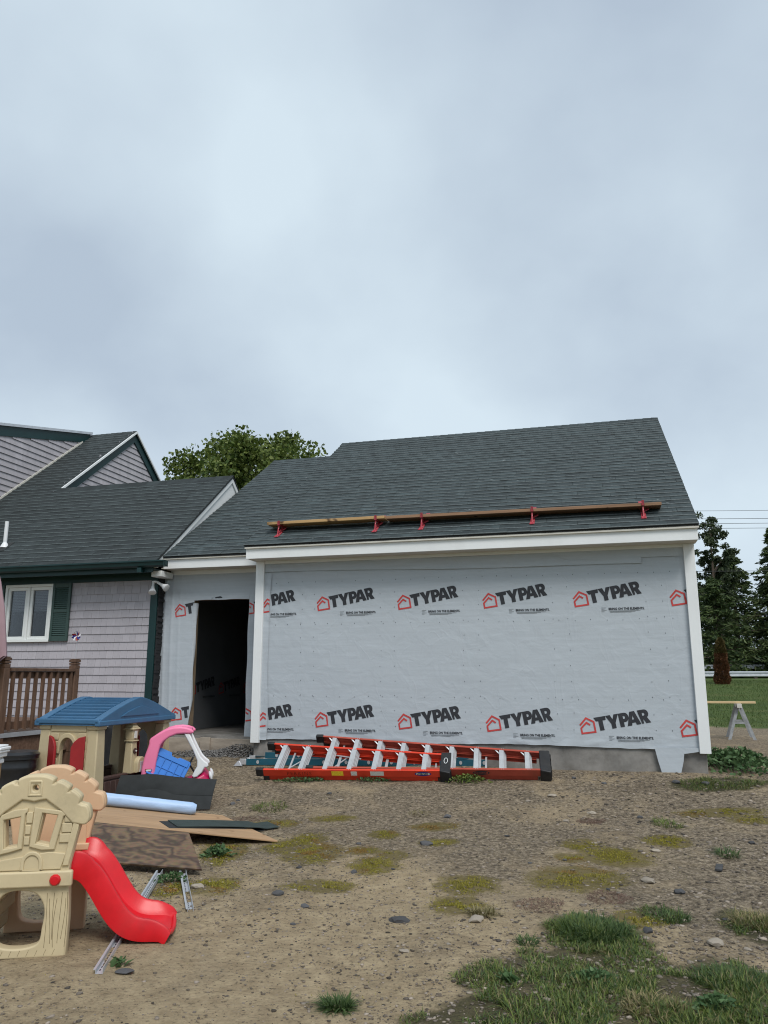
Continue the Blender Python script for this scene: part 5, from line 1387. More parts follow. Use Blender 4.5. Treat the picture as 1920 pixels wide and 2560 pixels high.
def gable_panel(y0, face, mt):
    mP = Matrix.Translation((0, y0, 0))
    o = plate('side_panel', mt, clm, outer, [arch_h, w1_, w2_, hole], .075, .010, mP, res=3)
    f = lambda d: Matrix.Translation((0, y0 + face * (.0375 + d), 0))
    inner = [(.215, .700), (.150, .768), (.064, .830), (.035, .826), (.0, .818), (-.035, .826), (-.064, .830), (-.150, .768), (-.215, .700)]
    band = [(.262, .690)] + [p for p in rh[2:]] + [(-x, z) for x, z in rh[::-1][1:-2]] + [(-.262, .690)] + inner[::-1]
    band = [(p[0] * .985, p[1] - .004) for p in band]
    plate('roof_band', mt, o, band, [arc(.003, .888, .017, .017, 0, 345, 14)], .034, .010, f(.0), res=3)
    plate('badge', mt, o, [(-.036, .846), (.042, .846), (.040, .925), (.030, .932), (-.026, .932), (-.034, .925)], [[(-.024, .856), (.030, .856), (.028, .918), (-.022, .918)]], .046, .005, f(.0))
    for fo, op in (([(.007, .786), (.150, .764), (.178, .752), (.178, .738), (.166, .734), (.131, .557), (.060, .556), (-.006, .576)], [(.050, .754), (.134, .741), (.099, .576), (.026, .592)]),
                   ([(-.18, .722), (-.165, .748), (-.10, .775), (-.028, .780), (-.028, .762), (-.040, .752), (-.042, .567), (-.110, .548), (-.174, .535)], [(-.153, .721), (-.064, .737), (-.069, .577), (-.139, .568)])):
        plate('window_frame', mt, o, fo, [op], .030, .006, f(.0))
    for (x0, x1, z0_, z1_) in ((.172, .208, .70, .745), (.160, .216, .645, .695), (.150, .212, .592, .640), (-.034, .0, .70, .76), (-.036, -.006, .64, .69), (-.038, -.008, .585, .63), (-.215, -.182, .60, .66)):
        plate('siding_block', mt, o, [(x0, z0_), (x1, z0_), (x1, z1_), (x0, z1_)], [], .020, .005, f(.0))
    plate('edge_batten', mt, o, [(.178, .470), (.212, .470), (.254, .685), (.222, .705)], [], .026, .006, f(.0))
    plate('edge_batten', mt, o, [(-.178, .470), (-.212, .470), (-.254, .685), (-.222, .705)], [], .026, .006, f(.0))
    plate('lower_board', mt, o, [(-.205, .452), (.170, .452), (.192, .535), (.10, .545), (-.208, .500)], [], .018, .005, f(.0))
    plate('alcove', mt, o, [(-.045, .452)] + arc(.015, .49, .058, .062, 180, 0, 10) + [(.075, .452)], [[(-.025, .456)] + arc(.015, .488, .038, .042, 180, 0, 10) + [(.055, .456)]], .034, .006, f(.0))
    b = MB().box(-.240, .240, *sorted((y0 + face * .030, y0 + face * .068)), .365, .448).build('beam', mt, o, bevel=.010, seg=3)
    q = MB().lathe([(.0, .02), (.022, .019), (.030, .010), (.031, .0)][::-1], 10); me = q.mesh('knob', 'red_plastic'); me.transform(Matrix.Translation((.152, y0 + face * .066, .402)) @ Matrix.Rotation(R(90) if face < 0 else R(-90), 4, 'X')); link('knob', me, b, smooth=True)
    # wood-grain lines on the legs: thin tubes darker than the panel
    gr = MB()
    for k in range(7):
        x0 = .115 + k * .017 + random.uniform(-.003, .003)
        pts = [(x0 + .010 * math.sin(z_ * 11 + k) * (1 if k % 2 else .4), y0 + face * .0372, z_) for z_ in np.linspace(.05 + .02 * (k % 3), .33 - .03 * (k % 2), 14)]
        gr.tube(pts, .0016, 4, False)
    for k in range(9):
        x0 = -.20 + k * .045; gr.tube([(x0, y0 + face * .0372, .012), (x0 + .012, y0 + face * .0372, .042)], .0014, 4, False)
    tag(gr.build('grain', 'grain_line', o), kind='stuff')
    return o
gable_panel(.0375, -1, 'tan_plastic'); gable_panel(.505, 1, 'peach_plastic')
o_in = clm.children[-1]
# reliefs of the rear panel's inner face
for p_, mt in ((Matrix.Translation((0, .505 - .0375, 0)), 'peach_plastic'),):
    inner = [(.215, .700), (.150, .768), (.064, .838), (.0, .865), (-.064, .838), (-.150, .768), (-.215, .700)]
    band = [(.262, .690)] + [p for p in rh[2:]] + [(-x, z) for x, z in rh[::-1][1:-2]] + [(-.262, .690)] + inner[::-1]
    plate('roof_band', mt, o_in, [(p[0] * .985, p[1] - .004) for p in band], [], .034, .010, p_, res=3)
    plate('window_frame', mt, o_in, [(.15, .80), (.19, .80), (.215, .47), (.16, .47)], [], .03, .006, p_); plate('window_frame', mt, o_in, [(.11, .46), (.23, .46), (.235, .50), (.11, .50)], [], .07, .008, p_)
    plate('siding_block', mt, o_in, [(.04, .70), (.13, .66), (.13, .70), (.04, .745)], [], .03, .006, p_)
MB().box(-.20, .235, .075, .468, .395, .432).build('platform', 'orange_floor', clm, bevel=.008)
for k in range(3): MB().box(-.33 + k * .05, -.20 + k * .03, .08, .46, .06 + k * .11, .16 + k * .11).build('climbing_step', 'weed' if False else 'tan_plastic', clm, bevel=.02)
# slide
path = spline([(.195, .432), (.245, .428), (.300, .395), (.360, .320), (.420, .228), (.480, .150), (.545, .100), (.615, .078), (.690, .072), (.735, .066), (.770, .048)], 5)
rings = []
for i, (x, z_) in enumerate(path):
    p = np.array(path[min(i + 1, len(path) - 1)]) - np.array(path[max(i - 1, 0)]); p /= np.linalg.norm(p); nx_, nz_ = -p[1], p[0]
    t = i / (len(path) - 1)
    hw = .188 + .018 * max(0, (.25 - t) / .25) + .012 * max(0, (t - .75) / .25)
    wall = .080 * (1 - .10 * t) if t < .75 else .074 - .048 * (t - .75) / .25
    if t < .18: wall *= 1.0 + .25 * math.sin(t / .18 * math.pi)
    c = .2725
    sec = [(-hw - .014, -.048), (-hw - .016, -.03), (-hw - .016, wall - .012), (-hw - .010, wall), (-hw + .010, wall), (-hw + .020, wall - .010), (-hw + .036, .030), (-hw + .060, .006), (-hw + .10, 0), (0, -.004), (hw - .10, 0), (hw - .060, .006), (hw - .036, .030), (hw - .020, wall - .010),
           (hw - .010, wall), (hw + .010, wall), (hw + .016, wall - .012), (hw + .016, -.03), (hw + .014, -.048), (hw - .02, -.048), (hw - .04, -.030), (-hw + .04, -.030), (-hw + .02, -.048)]
    low = max(0.0, 1 - max(0, (t - .55)) * 1.2)
    rings.append([Vector((x + nx_ * n_, c + s_, max(.004, z_ + nz_ * (n_ if n_ > -.04 else n_ * (.6 + .4 * low))))) for s_, n_ in sec])
sl_ = MB().loft(rings).build('slide', 'red_plastic', clm, smooth=True)
es = bpy.data.objects[sl_.name]
MB().box(.70, .745, .14, .20, .0, .05).build('slide_foot', 'red_plastic', sl_, bevel=.012); MB().box(.70, .745, .345, .405, .0, .05).build('slide_foot', 'red_plastic', sl_, bevel=.012)
MB().tube([(.765, .075, .070), (.778, .17, .048), (.782, .2725, .042), (.778, .37, .048), (.765, .47, .070)], .013, 12).build('end_lip', 'red_plastic', sl_, smooth=True)

# ------------------------------------------------------------------ plywood, strips and roll on the dirt
def board(name, label, cat, quad, th, mat, group=None, along=0):
    """sheet from its four top corners; local origin and axes at the first corner so the grain follows the board"""
    q = [Vector(p) for p in quad]
    ex = (q[1] - q[0]).normalized(); ez_ = ex.cross(q[3] - q[0]).normalized(); ey = ez_.cross(ex)
    m4 = Matrix((ex, ey, ez_)).transposed().to_4x4(); m4.translation = q[0]; inv = m4.inverted()
    l = [inv @ p for p in q]
    b = MB().hexa([p - Vector((0, 0, th)) for p in l], l)
    me = b.mesh(name, mat); bm = bmesh.new(); bm.from_mesh(me)
    bm.to_mesh(me); bm.free()
    o = link(name, me, None, bevel=.0025); o.matrix_world = m4
    return tag(o, label, cat, group)
board('plywood_sheet', 'light tan plywood offcut with a pointed end under the blue roll', 'plywood', [(-2.80, 7.02, .305), (-.955, 7.38, .052), (-1.62, 8.18, .135), (-2.84, 7.98, .285)], .014, 'ply_light')
board('plywood_sheet', 'weathered dark plywood board with swirling grain leaning below the lighter sheet', 'plywood', [(-2.28, 6.46, .085), (-1.392, 6.315, .058), (-1.615, 6.78, .235), (-2.50, 6.98, .285)], .016, 'ply_dark')
pb = [box('x', 'plank_old', None, 0, .09, 0, 1.0, 0, .14)]
pb[0].name = 'timber_block'; pb[0].matrix_world = Matrix.Translation((-2.30, 6.85, .0)) @ Matrix.Rotation(R(-30), 4, 'Z'); tag(pb[0], 'dark timber propping the plywood sheets off the ground', 'timber')
# bent dark shingle strips lying on the light sheet
def plyz(x, y): return .305 - .1334 * (x + 2.80) - .0127 * (y - 7.02)
def bent_strip(name, label, p, q, wd, mat, lift, sag, cat='roofing strip'):
    p, q = Vector(p), Vector(q); d = (q - p); n_ = Vector((-d.y, d.x)).normalized(); qb = MB(); rings = []
    for t in np.linspace(0, 1, 16):
        c = p + d * t
        for _ in (0,):
            a, b = c - n_ * wd / 2, c + n_ * wd / 2
            za = max(plyz(a.x, a.y) if t < .86 else -1, g0(a.x, a.y) + .01) + lift + sag * math.sin(math.pi * t) ; zb_ = max(plyz(b.x, b.y) if t < .86 else -1, g0(b.x, b.y) + .01) + lift + sag * math.sin(math.pi * t) * .8
        rings.append([Vector((a.x, a.y, za)), Vector((b.x, b.y, zb_)), Vector((b.x, b.y, zb_ + .006)), Vector((a.x, a.y, za + .006))])
    qb.loft(rings); o = qb.build(name, mat, None); return tag(o, label, cat)
bent_strip('shingle_strip', 'dark green shingle strip lying bent on the light plywood', (-1.92, 7.42), (-1.08, 7.98), .27, 'green_strip', .006, .010)
bent_strip('shingle_strip', 'lower dark green shingle strip peeking out beneath another strip on plywood', (-1.98, 7.36), (-1.22, 7.90), .27, 'rubber_sheet', -.004, .004)
# blue roll
rl, rr_ = Vector((-2.86, 7.82, plyz(-2.86, 7.82) + .060)), Vector((-1.845, 8.0, plyz(-1.845, 8.0) + .058))
q = MB(); ringsr = []
for t in np.linspace(0, 1, 26):
    c = rl.lerp(rr_, t); d = (rr_ - rl).normalized(); a = d.cross(Vector((0, 0, 1))).normalized(); b = a.cross(d)
    r_ = .056 * (1 - (.0 if t < .96 else (t - .96) / .04 * .30)) ; n_ = 28
    ringsr.append([c + (a * math.cos(s) + b * math.sin(s)) * r_ * (1 + .05 * mnoise.noise(Vector((t * 9, math.cos(s) * 2, math.sin(s) * 2))) + (.10 * mnoise.noise(Vector((math.cos(s) * 5, math.sin(s) * 5, t * 30))) if t > .93 else 0)) for s in np.linspace(0, 2 * math.pi, n_, endpoint=False)])
ro_ = q.loft(ringsr).build('membrane_roll', 'blue_roll', None, smooth=True); tag(ro_, 'pale blue roll of membrane lying on the light plywood', 'roll')
# tall curled sheet standing against the toy car
def curl(bl, br, tl, tr_, bulge, off):
    rows = []
    for j, s in enumerate(np.linspace(0, 1, 12)):
        row = []
        for t in np.linspace(0, 1, 40):
            b = Vector(bl).lerp(Vector(br), t); u_ = Vector(tl).lerp(Vector(tr_), t); p = b.lerp(u_, s)
            p = p + Vector((0, -bulge * math.sin(math.pi * s) + off - .035 * math.exp(-((t - .42) / .16) ** 2) * s, .022 * math.exp(-((t - .36) / .18) ** 2) * s + .006 * math.sin(t * 5)))
            row.append(p)
        rows.append(row)
    return rows
def sheet_rows(rows, th):
    n_ = len(rows[0]); V = [p for r in rows for p in r]; Vb = [p + Vector((0, th, 0)) for p in V]; m_ = len(V)
    F = []
    for j in range(len(rows) - 1):
        for i in range(n_ - 1):
            a = j * n_ + i; F += [(a, a + 1, a + n_ + 1, a + n_), (m_ + a, m_ + a + n_, m_ + a + n_ + 1, m_ + a + 1)]
    for i in range(n_ - 1):
        F.append((i, m_ + i, m_ + i + 1, i + 1)); k_ = (len(rows) - 1) * n_ + i; F.append((k_, k_ + 1, m_ + k_ + 1, m_ + k_))
    for j in range(len(rows) - 1):
        a = j * n_; F.append((a, a + n_, m_ + a + n_, m_ + a)); b = a + n_ - 1; F.append((b, m_ + b, m_ + b + n_, b + n_))
    return MB().add(V, F and [tuple(f) for f in F if max(f) < m_] and F or F) if False else MB().add(V + Vb, F)
tall = thing('roofing_sheet', 'black curled roofing shingle sheet standing in front of the toy car', 'roofing sheet')
bl, br, tl, trr = (-2.98, 8.62, .10), (-1.86, 8.70, .115), (-2.86, 8.80, .438), (-1.84, 8.90, .392)
sheet_rows(curl(bl, br, tl, trr, .03, 0), .006).build('lower_layer', 'rubber_sheet', tall, smooth=True)
mid_b = [Vector(bl).lerp(Vector(tl), .50), Vector(br).lerp(Vector(trr), .47)]
sheet_rows(curl(mid_b[0], mid_b[1], Vector(tl) + Vector((.0, -.004, .008)), Vector(trr) + Vector((.004, -.004, .006)), .012, -.034), .006).build('upper_layer', 'rubber_sheet', tall, smooth=True)
# perforated pale trim channels
def channel_thing(label, a, b, lift_a, lift_b):
    p = pix(*a) + Vector((0, 0, lift_a)); q = pix(*b) + Vector((0, 0, lift_b)); m4 = frame4(p, q, 0); L_ = (q - p).length
    o = thing('trim_channel', label, 'trim channel', group='perforated trim channels on the dirt', mat4=m4)
    c_ = MB(); wd = .032
    c_.box(0, L_, -wd / 2, wd / 2, .0, .003); c_.box(0, L_, -wd / 2 - .003, -wd / 2 - .0005, 0, .030); c_.box(0, L_, wd / 2 + .0005, wd / 2 + .003, 0, .024); c_.box(0, L_, wd / 2 + .0035, wd / 2 + .014, .021, .024)
    c_.build('profile', 'steel', o)
    h_ = MB(); x = .04
    while x < L_ - .03:
        h_.box(x, x + .020, .002, .008, .0031, .0040); x += .042
    h_.build('slots', 'ink', o)
    return o
channel_thing('pale perforated trim channel passing under the red slide', (247, 2437), (400, 2188), .002, .012)
channel_thing('short pale perforated trim channel below the dark plywood', (476, 2282), (458, 2188), .002, .010)

# ------------------------------------------------------------------ stones, gravel
def stone_mesh(seed, sub=2):
    bm = bmesh.new(); bmesh.ops.create_icosphere(bm, subdivisions=sub, radius=1.0)
    for v in bm.verts:
        n_ = mnoise.noise(v.co * 1.3 + Vector((seed * 7.1, 0, 0))); v.co *= 1 + .38 * n_
        v.co.z = max(v.co.z * .7, -.45)
    me = bpy.data.meshes.new('stone'); bm.to_mesh(me); bm.free(); return me
STN = {}
LANDS = [('the garage foundation', 1600, 1940), ('the fallen ladders', 850, 1975), ('the shingle strips on plywood', 610, 2030), ('the lone dark grass tuft', 880, 2470), ('the biggest grass clump', 1500, 2280),
         ('the round yellow moss cushions', 800, 2160), ('the oval grey stone', 1000, 2300), ('the red slide', 330, 2420), ('the slate strip', 1800, 2180), ('the dry broad tuft', 1840, 2340), ('the trim channels', 560, 2270)]
def beside(px, py): return min(LANDS, key=lambda l: math.hypot((px - l[1]), 2.2 * (py - l[2])))[0]
def stone(px, py, wpx, mt, label, group, k=0, flat=.6, rot=0.0):
    p = pix(px, py); e = pix(px + wpx / 2, py); r_ = (e - p).length
    if (k, mt) not in STN: me = stone_mesh(k); me.materials.append(M[mt]); STN[(k, mt)] = me
    o = link('stone', STN[(k, mt)], None, smooth=True); o.location = (p.x, p.y, gz(p.x, p.y) + r_ * .18); o.scale = (r_, r_ * .75, r_ * flat); o.rotation_euler = (0, 0, rot)
    return tag(o, label, 'stone', group)
stone(1000, 2307, 50, 'stone_dark', 'largest smooth oval grey stone alone on the sandy dirt', None, 1, .45)
stone(696, 2240, 30, 'stone_dark', 'dark angular rock on the gravel below the yellow moss', None, 2, .8)
stone(493, 2222, 32, 'stone_pale', 'white pointed stone beside the short trim channel', None, 3, .7, .6)
for k, (x, y, s) in enumerate(((733, 2311, 16),(885, 2181, 22),(762, 2266, 26),(747, 2170, 16),(983, 2173, 12),(897, 2114, 15),(582, 2012, 18),(595, 2002, 12),(823, 1985, 14),(897, 2371, 9),(674, 2275, 10),(1007, 2519, 9),(1065, 2110, 34),(1118, 2042, 24),
                               (1268, 2090, 14),(1412, 2152, 14),(1520, 2225, 14),(1325, 2160, 12),(1620, 2333, 34),(1820, 2305, 26),(1700, 2232, 34),(1690, 1957, 24),(1765, 1960, 24),(1435, 1945, 16),(312, 2432, 46),(1880, 2105, 22),(1600, 2046, 18),(1510, 1958, 16))):
    stone(x, y, s, 'stone_dark', 'small dark stone lying on dirt near ' + beside(x, y), 'dark stones scattered on the dirt', k % 5, .6 if s < 40 else .25, k * 1.3)
for k, (x, y, s) in enumerate(((1640, 2130, 28),(1620, 2205, 40),(1790, 2365, 56),(1010, 2383, 26),(1122, 2367, 14),(1320, 2003, 16),(1480, 2036, 22),(1870, 2378, 22),(1190, 2305, 46),(850, 2002, 16),(1380, 1990, 26),(1415, 2054, 20))):
    stone(x, y, s, 'stone_pale', 'pale buff stone lying on dirt near ' + beside(x, y), 'pale stones scattered on the dirt', k % 5, .45, k * 2.1)

def scatter_rocks(name, pts, sizes, mat):
    base = stone_mesh(4, 1); bv = np.array([v.co[:] for v in base.vertices]); bf = np.array([p.vertices[:] for p in base.polygons])
    n_ = len(pts); out = np.zeros((n_, len(bv), 3)); 
    for i in range(n_):
        a = rng.uniform(0, 6.28); ca, sa = math.cos(a), math.sin(a); s = sizes[i] * rng.uniform(.6, 1.3, 3); s[2] *= .7
        v = bv * s; out[i, :, 0] = v[:, 0] * ca - v[:, 1] * sa + pts[i][0]; out[i, :, 1] = v[:, 0] * sa + v[:, 1] * ca + pts[i][1]; out[i, :, 2] = v[:, 2] + pts[i][2]
    f = (bf[None] + (np.arange(n_) * len(bv))[:, None, None]).reshape(-1)
    return link(name, np_mesh(name, out.reshape(-1, 3), f, 3, mat), None)
pts, sz = [], []
while len(pts) < 30000:
    y = 3.3 + 8.0 * rng.random() ** 1.3; x = rng.uniform(-.62, .62) * (y + .6)
    if x < -2.9 or mnoise.noise(Vector((x * .55, y * .55, 2.0))) + rng.uniform(-.45, .55) + .06 * (x + .5) < 0: continue
    u, v = uv_of(x, y)
    if v > -.03 and -2 < u < 6: continue
    s = .0034 + (.011 + .003 * max(0, x)) * rng.random() ** 5 + .003 * rng.random(); pts.append((x, y, gz(x, y) + s * .1)); sz.append(s)
tag(scatter_rocks('gravel', pts[::2], sz[::2], 'gravel'), 'fine loose gravel strewn over the dirt yard', 'gravel', kind='stuff')
tag(scatter_rocks('dirt_clods', pts[1::2], [q * .9 for q in sz[1::2]], 'clod'), 'small dark crumbs of soil strewn over the dirt yard', 'soil', kind='stuff')
pts, sz = [], []
for _ in range(2600):
    a, b = rng.normal(0, .40), rng.normal(0, .13)
    u, v = -.62 + a, .30 + b
    if v > .60 or u > .0 and v > 0: continue
    h = .17 * math.exp(-((u + .30) / .32) ** 2 - ((v - .45) / .25) ** 2) + .07 * math.exp(-((u + 1.0) / .5) ** 2 - ((v - .45) / .3) ** 2)
    p = w(u, v); pts.append((p.x, p.y, g0(p.x, p.y) + h * rng.random() ** .4)); sz.append(rng.uniform(.008, .020))
tag(scatter_rocks('gravel_heap', pts, sz, 'gravel_heap'), 'heap of dark crushed gravel against the breezeway sill', 'gravel', kind='stuff')

# ------------------------------------------------------------------ plants
def blades(name, items, mat):
    """items: (x, y, z, height, width, azimuth, lean, curl)"""
    a = np.array(items); n_ = len(a); x, y, z, h, wd, az, ln, cu = a.T
    dx, dy = np.cos(az), np.sin(az); px_, py_ = -dy, dx
    V = np.zeros((n_, 5, 3))
    for k, (t, wf) in enumerate(((0, 1), (0, -1), (.55, .75), (.55, -.75), (1, 0))):
        out = h * (ln * t + cu * t * t); up = h * t * np.sqrt(np.maximum(.05, 1 - np.minimum(.95, (ln * .7 + cu * t) ** 2)))
        V[:, k, 0] = x + dx * out + px_ * wd * wf * .5; V[:, k, 1] = y + dy * out + py_ * wd * wf * .5; V[:, k, 2] = z + up
    f = np.array([[0, 1, 3], [0, 3, 2], [2, 3, 4]])
    F = (f[None] + (np.arange(n_) * 5)[:, None, None]).reshape(-1)
    return link(name, np_mesh(name, V.reshape(-1, 3), F, 3, mat), None)
def in_patch(p, k=1.1):
    c, a, b = p
    while True:
        r_ = math.sqrt(rng.random()) * k; t = rng.uniform(0, 6.283); x, y = c.x + a * r_ * math.cos(t), c.y + b * r_ * math.sin(t)
        if mnoise.noise(Vector((x * 5, y * 5, 7))) * .5 + 1 - r_ > .05: return x, y, r_
its = {'grass': [], 'grass_dry': [], 'grass_dark': []}
for (p, dens), raw in zip(GP, GRASS):
    n_ = int(min(13000, 36000 * p[1] * p[2] * dens * 1.4) + 100)
    for _ in range(n_):
        x, y, r_ = in_patch(p); h = (.015 + .055 * rng.random() ** 1.6) * (1.15 - .4 * r_) * (1 + .6 * mnoise.noise(Vector((x * 3, y * 3, 1))))
        gm = mnoise.noise(Vector((x * 2.4, y * 2.4, 11)))
        if gm + .35 * mnoise.noise(Vector((x * 8, y * 8, 1))) < -.22: continue
        kind = 'grass_dry' if rng.random() < .14 + .35 * max(0, -gm) else ('grass_dark' if rng.random() < .35 else 'grass')
        its[kind].append((x, y, gz(x, y) - .004, h, rng.uniform(.003, .0065), rng.uniform(0, 6.28), rng.uniform(.3, 1.3), rng.uniform(0, .5)))
for kd, lab in (('grass', 'short green grass growing over the near right dirt'), ('grass_dry', 'dry straw coloured grass mixed into the green grass'), ('grass_dark', 'darker green grass blades among the near right grass')):
    tag(blades('grass', its[kd], kd), lab, 'grass', kind='stuff')
def tuft(px, py, rpx, hmax, n_, mat, label, wd=(.004, .008), group=None):
    p = patch(px, py, rpx, rpx * .35); it = []
    for _ in range(n_):
        r_ = math.sqrt(rng.random()); t = rng.uniform(0, 6.283); x, y = p[0].x + p[1] * .6 * r_ * math.cos(t), p[0].y + max(p[2], p[1] * .6) * .6 * r_ * math.sin(t)
        it.append((x - p[0].x, y - p[0].y, gz(x, y) - .004 - p[0].z, hmax * rng.uniform(.35, 1), rng.uniform(*wd), t + rng.uniform(-1.6, 1.6), rng.uniform(.15, 1.1), rng.uniform(.1, .8)))
    o = blades('grass_tuft', it, mat); o.location = p[0]
    return tag(o, label, 'grass tuft', group)
tuft(1490, 2335, 130, .11, 1700, 'grass_dark', 'biggest lush dark grass clump at the edge of the grass patch', (.004, .009))
tuft(1440, 2330, 80, .10, 500, 'grass', 'bright green grass clump beside the biggest dark clump', (.004, .009))
tuft(842, 2515, 55, .085, 420, 'grass_dark', 'lone dark green grass tuft on bare sandy dirt')
tuft(1318, 2358, 40, .06, 160, 'grass_dark', 'small flat grey green tuft beside the biggest grass clump')
tuft(1680, 2295, 70, .075, 240, 'grass_dark', 'wispy dark tuft beside yellow moss and a rock')
tuft(1205, 2285, 50, .085, 240, 'grass_dry', 'dry drooping grass tuft at the edge of round moss')
tuft(1880, 2310, 90, .10, 420, 'grass_dry', 'broad dry grass tuft by the stony soil')
tuft(1820, 2140, 45, .09, 180, 'grass_dark', 'grey green tuft beside a dark slate piece')
tuft(675, 2020, 70, .08, 300, 'grass', 'low wide grass tuft on the dirt behind the plywood')
tuft(1670, 2065, 55, .09, 200, 'grass', 'thin green tuft on gravel in front of the loose wrap flap')
tuft(1050, 2035, 50, .05, 160, 'grass_dry', 'low dry tuft on the dirt in front of the ladders')
tuft(1830, 2450, 140, .08, 800, 'grass_dark', 'dense dark clump in the lower grass patch', (.004, .009))
tuft(1640, 2520, 130, .075, 500, 'grass_dry', 'pale wispy clump in the lower grass patch')
# moss and reddish ground weeds
it = []
for (p, k), raw in zip(MP, MOSS):
    for _ in range(int(min(9000, 130000 * p[1] * p[2] * k) + 80)):
        x, y = p[0].x + p[1] * rng.normal(0, .78), p[0].y + p[2] * rng.normal(0, .78); r_ = min(1.3, math.hypot((x - p[0].x) / p[1], (y - p[0].y) / p[2]))
        if 1.2 * mnoise.noise(Vector((x * 5, y * 5, 3))) + .6 * mnoise.noise(Vector((x * 17, y * 17, 5))) + .36 - .40 * r_ < 0: continue
        it.append((x, y, gz(x, y) - .003, rng.uniform(.006, .020) * (1.2 - .6 * r_), rng.uniform(.003, .007), rng.uniform(0, 6.28), rng.uniform(.2, 1.0), rng.uniform(0, .4)))
for _ in range(9000):
    y = 4.0 + 6.0 * rng.random() ** 1.2; x = rng.uniform(-.4, .58) * (y + .6)
    if mnoise.noise(Vector((x * 1.6, y * 1.6, 8))) + .6 * mnoise.noise(Vector((x * 9, y * 9, 2))) < .22 or uv_of(x, y)[1] > -.4: continue
    it.append((x, y, gz(x, y) - .003, rng.uniform(.005, .016), rng.uniform(.002, .005), rng.uniform(0, 6.28), rng.uniform(.3, 1.1), rng.uniform(0, .4)))
def orange(q): return mnoise.noise(Vector((q[0] * 1.3, q[1] * 1.3, 4))) + .5 * mnoise.noise(Vector((q[0] * 6, q[1] * 6, 4))) > .22
tag(blades('moss', [q for q in it if not orange(q)], 'moss'), 'yellow green moss cushions spread over the dirt', 'moss', kind='stuff')
tag(blades('moss', [q for q in it if orange(q)], 'moss_orange'), 'orange tinged moss spreading among the yellow green moss', 'moss', kind='stuff')
it = []
for p in RP:
    for _ in range(900):
        x, y, r_ = in_patch(p, 1.4); it.append((x, y, gz(x, y) - .001, rng.uniform(.008, .02), rng.uniform(.003, .006), rng.uniform(0, 6.28), rng.uniform(.9, 1.3), rng.uniform(0, .3)))
tag(blades('ground_weed', it, 'moss_red'), 'reddish brown creeping weed patches on the dirt', 'weed', kind='stuff')

def leaves(name, cen, nrm, size, mat, parent=None, asp=.6, fold=.25):
    """many small folded leaves: centres (n,3), directions (n,3)"""
    n_ = len(cen); d = nrm / np.maximum(1e-6, np.linalg.norm(nrm, axis=1, keepdims=True))
    r_ = rng.normal(size=(n_, 3)); s = np.cross(d, r_); s /= np.maximum(1e-6, np.linalg.norm(s, axis=1, keepdims=True)); t = np.cross(s, d)
    L_ = size[:, None]; V = np.zeros((n_, 4, 3))
    V[:, 0] = cen - d * L_ * .5; V[:, 1] = cen + s * L_ * asp * .5 + t * L_ * fold * .4; V[:, 2] = cen + d * L_ * .5; V[:, 3] = cen - s * L_ * asp * .5 + t * L_ * fold * .4
    f = np.array([[0, 1, 2], [0, 2, 3]]); F = (f[None] + (np.arange(n_) * 4)[:, None, None]).reshape(-1)
    return link(name, np_mesh(name, V.reshape(-1, 3), F, 3, mat), parent)
def weed(px, py, wpx, hgt, n_, ls, mat, label, group=None, depth=None):
    p = patch(px, py, wpx, wpx * .3); o = thing('weed_plant', label, 'weed', loc=(p[0].x, p[0].y, gz(p[0].x, p[0].y)), group=group)
    rx, ry = p[1], depth or p[1] * .6
    c = np.stack([rng.normal(0, .42, n_) * rx, rng.normal(0, .42, n_) * ry, np.zeros(n_)], 1)
    rr = np.clip(1 - (c[:, 0] / rx) ** 2 - (c[:, 1] / ry) ** 2, .12, 1); c[:, 2] = hgt * rr * rng.random(n_) ** .6 + .01
    nr = np.stack([c[:, 0] / rx + rng.normal(0, .5, n_), c[:, 1] / ry + rng.normal(0, .5, n_), rng.normal(.25, .35, n_)], 1)
    if n_ < 20:
        for k in range(n_): leaves('leaf', c[k:k + 1], nr[k:k + 1], rng.uniform(.8, 1.3, 1) * ls, mat, o, .5)
    else: tag(leaves('leaf_mass', c, nr, rng.uniform(.6, 1.3, n_) * ls, mat, o, .55), kind='stuff')
    st_ = MB()
    for k in range(max(4, n_ // 25)):
        a = rng.uniform(0, 6.28); r2 = rng.random() * .5; st_.tube([(0, 0, -.01), (rx * r2 * .6 * math.cos(a), ry * r2 * .6 * math.sin(a), hgt * .5), (rx * r2 * math.cos(a), ry * r2 * math.sin(a), hgt * .8)], .002, 4, False)
    st_.build('stem', 'weed', o)
    return o
weed(1850, 1925, 95, .26, 900, .075, 'weed', 'large leafy weed clump growing at the garage corner', depth=.7)
weed(1790, 1915, 40, .22, 260, .06, 'weed', 'smaller leafy weed beside the large clump at the garage corner', depth=.3)
weed(545, 2138, 42, .08, 130, .05, 'weed', 'broad leaved green weed poking out between the plywood sheets')
weed(430, 2205, 50, .06, 160, .035, 'weed', 'leafy weed growing between the two trim channels')
weed(1170, 1957, 60, .09, 330, .035, 'grass', 'feathery weed at the black cap of the orange ladder')
weed(760, 1955, 90, .05, 260, .035, 'weed', 'low weeds along the handwritten side of the orange ladder', depth=.05)
weed(930, 1955, 60, .05, 140, .035, 'weed', 'low weeds under the stickers of the orange ladder', depth=.05)
weed(1480, 2450, 60, .04, 150, .032, 'weed', 'pale clover like weed in the middle of the grass')
weed(1790, 2520, 60, .05, 150, .040, 'weed', 'broad leaved weed in the lower dark grass')
weed(1275, 2460, 28, .03, 14, .07, 'weed', 'single flat dandelion rosette on sand by the grass')
weed(296, 2418, 25, .03, 14, .06, 'weed', 'small flat weed beside the end of the long trim channel')

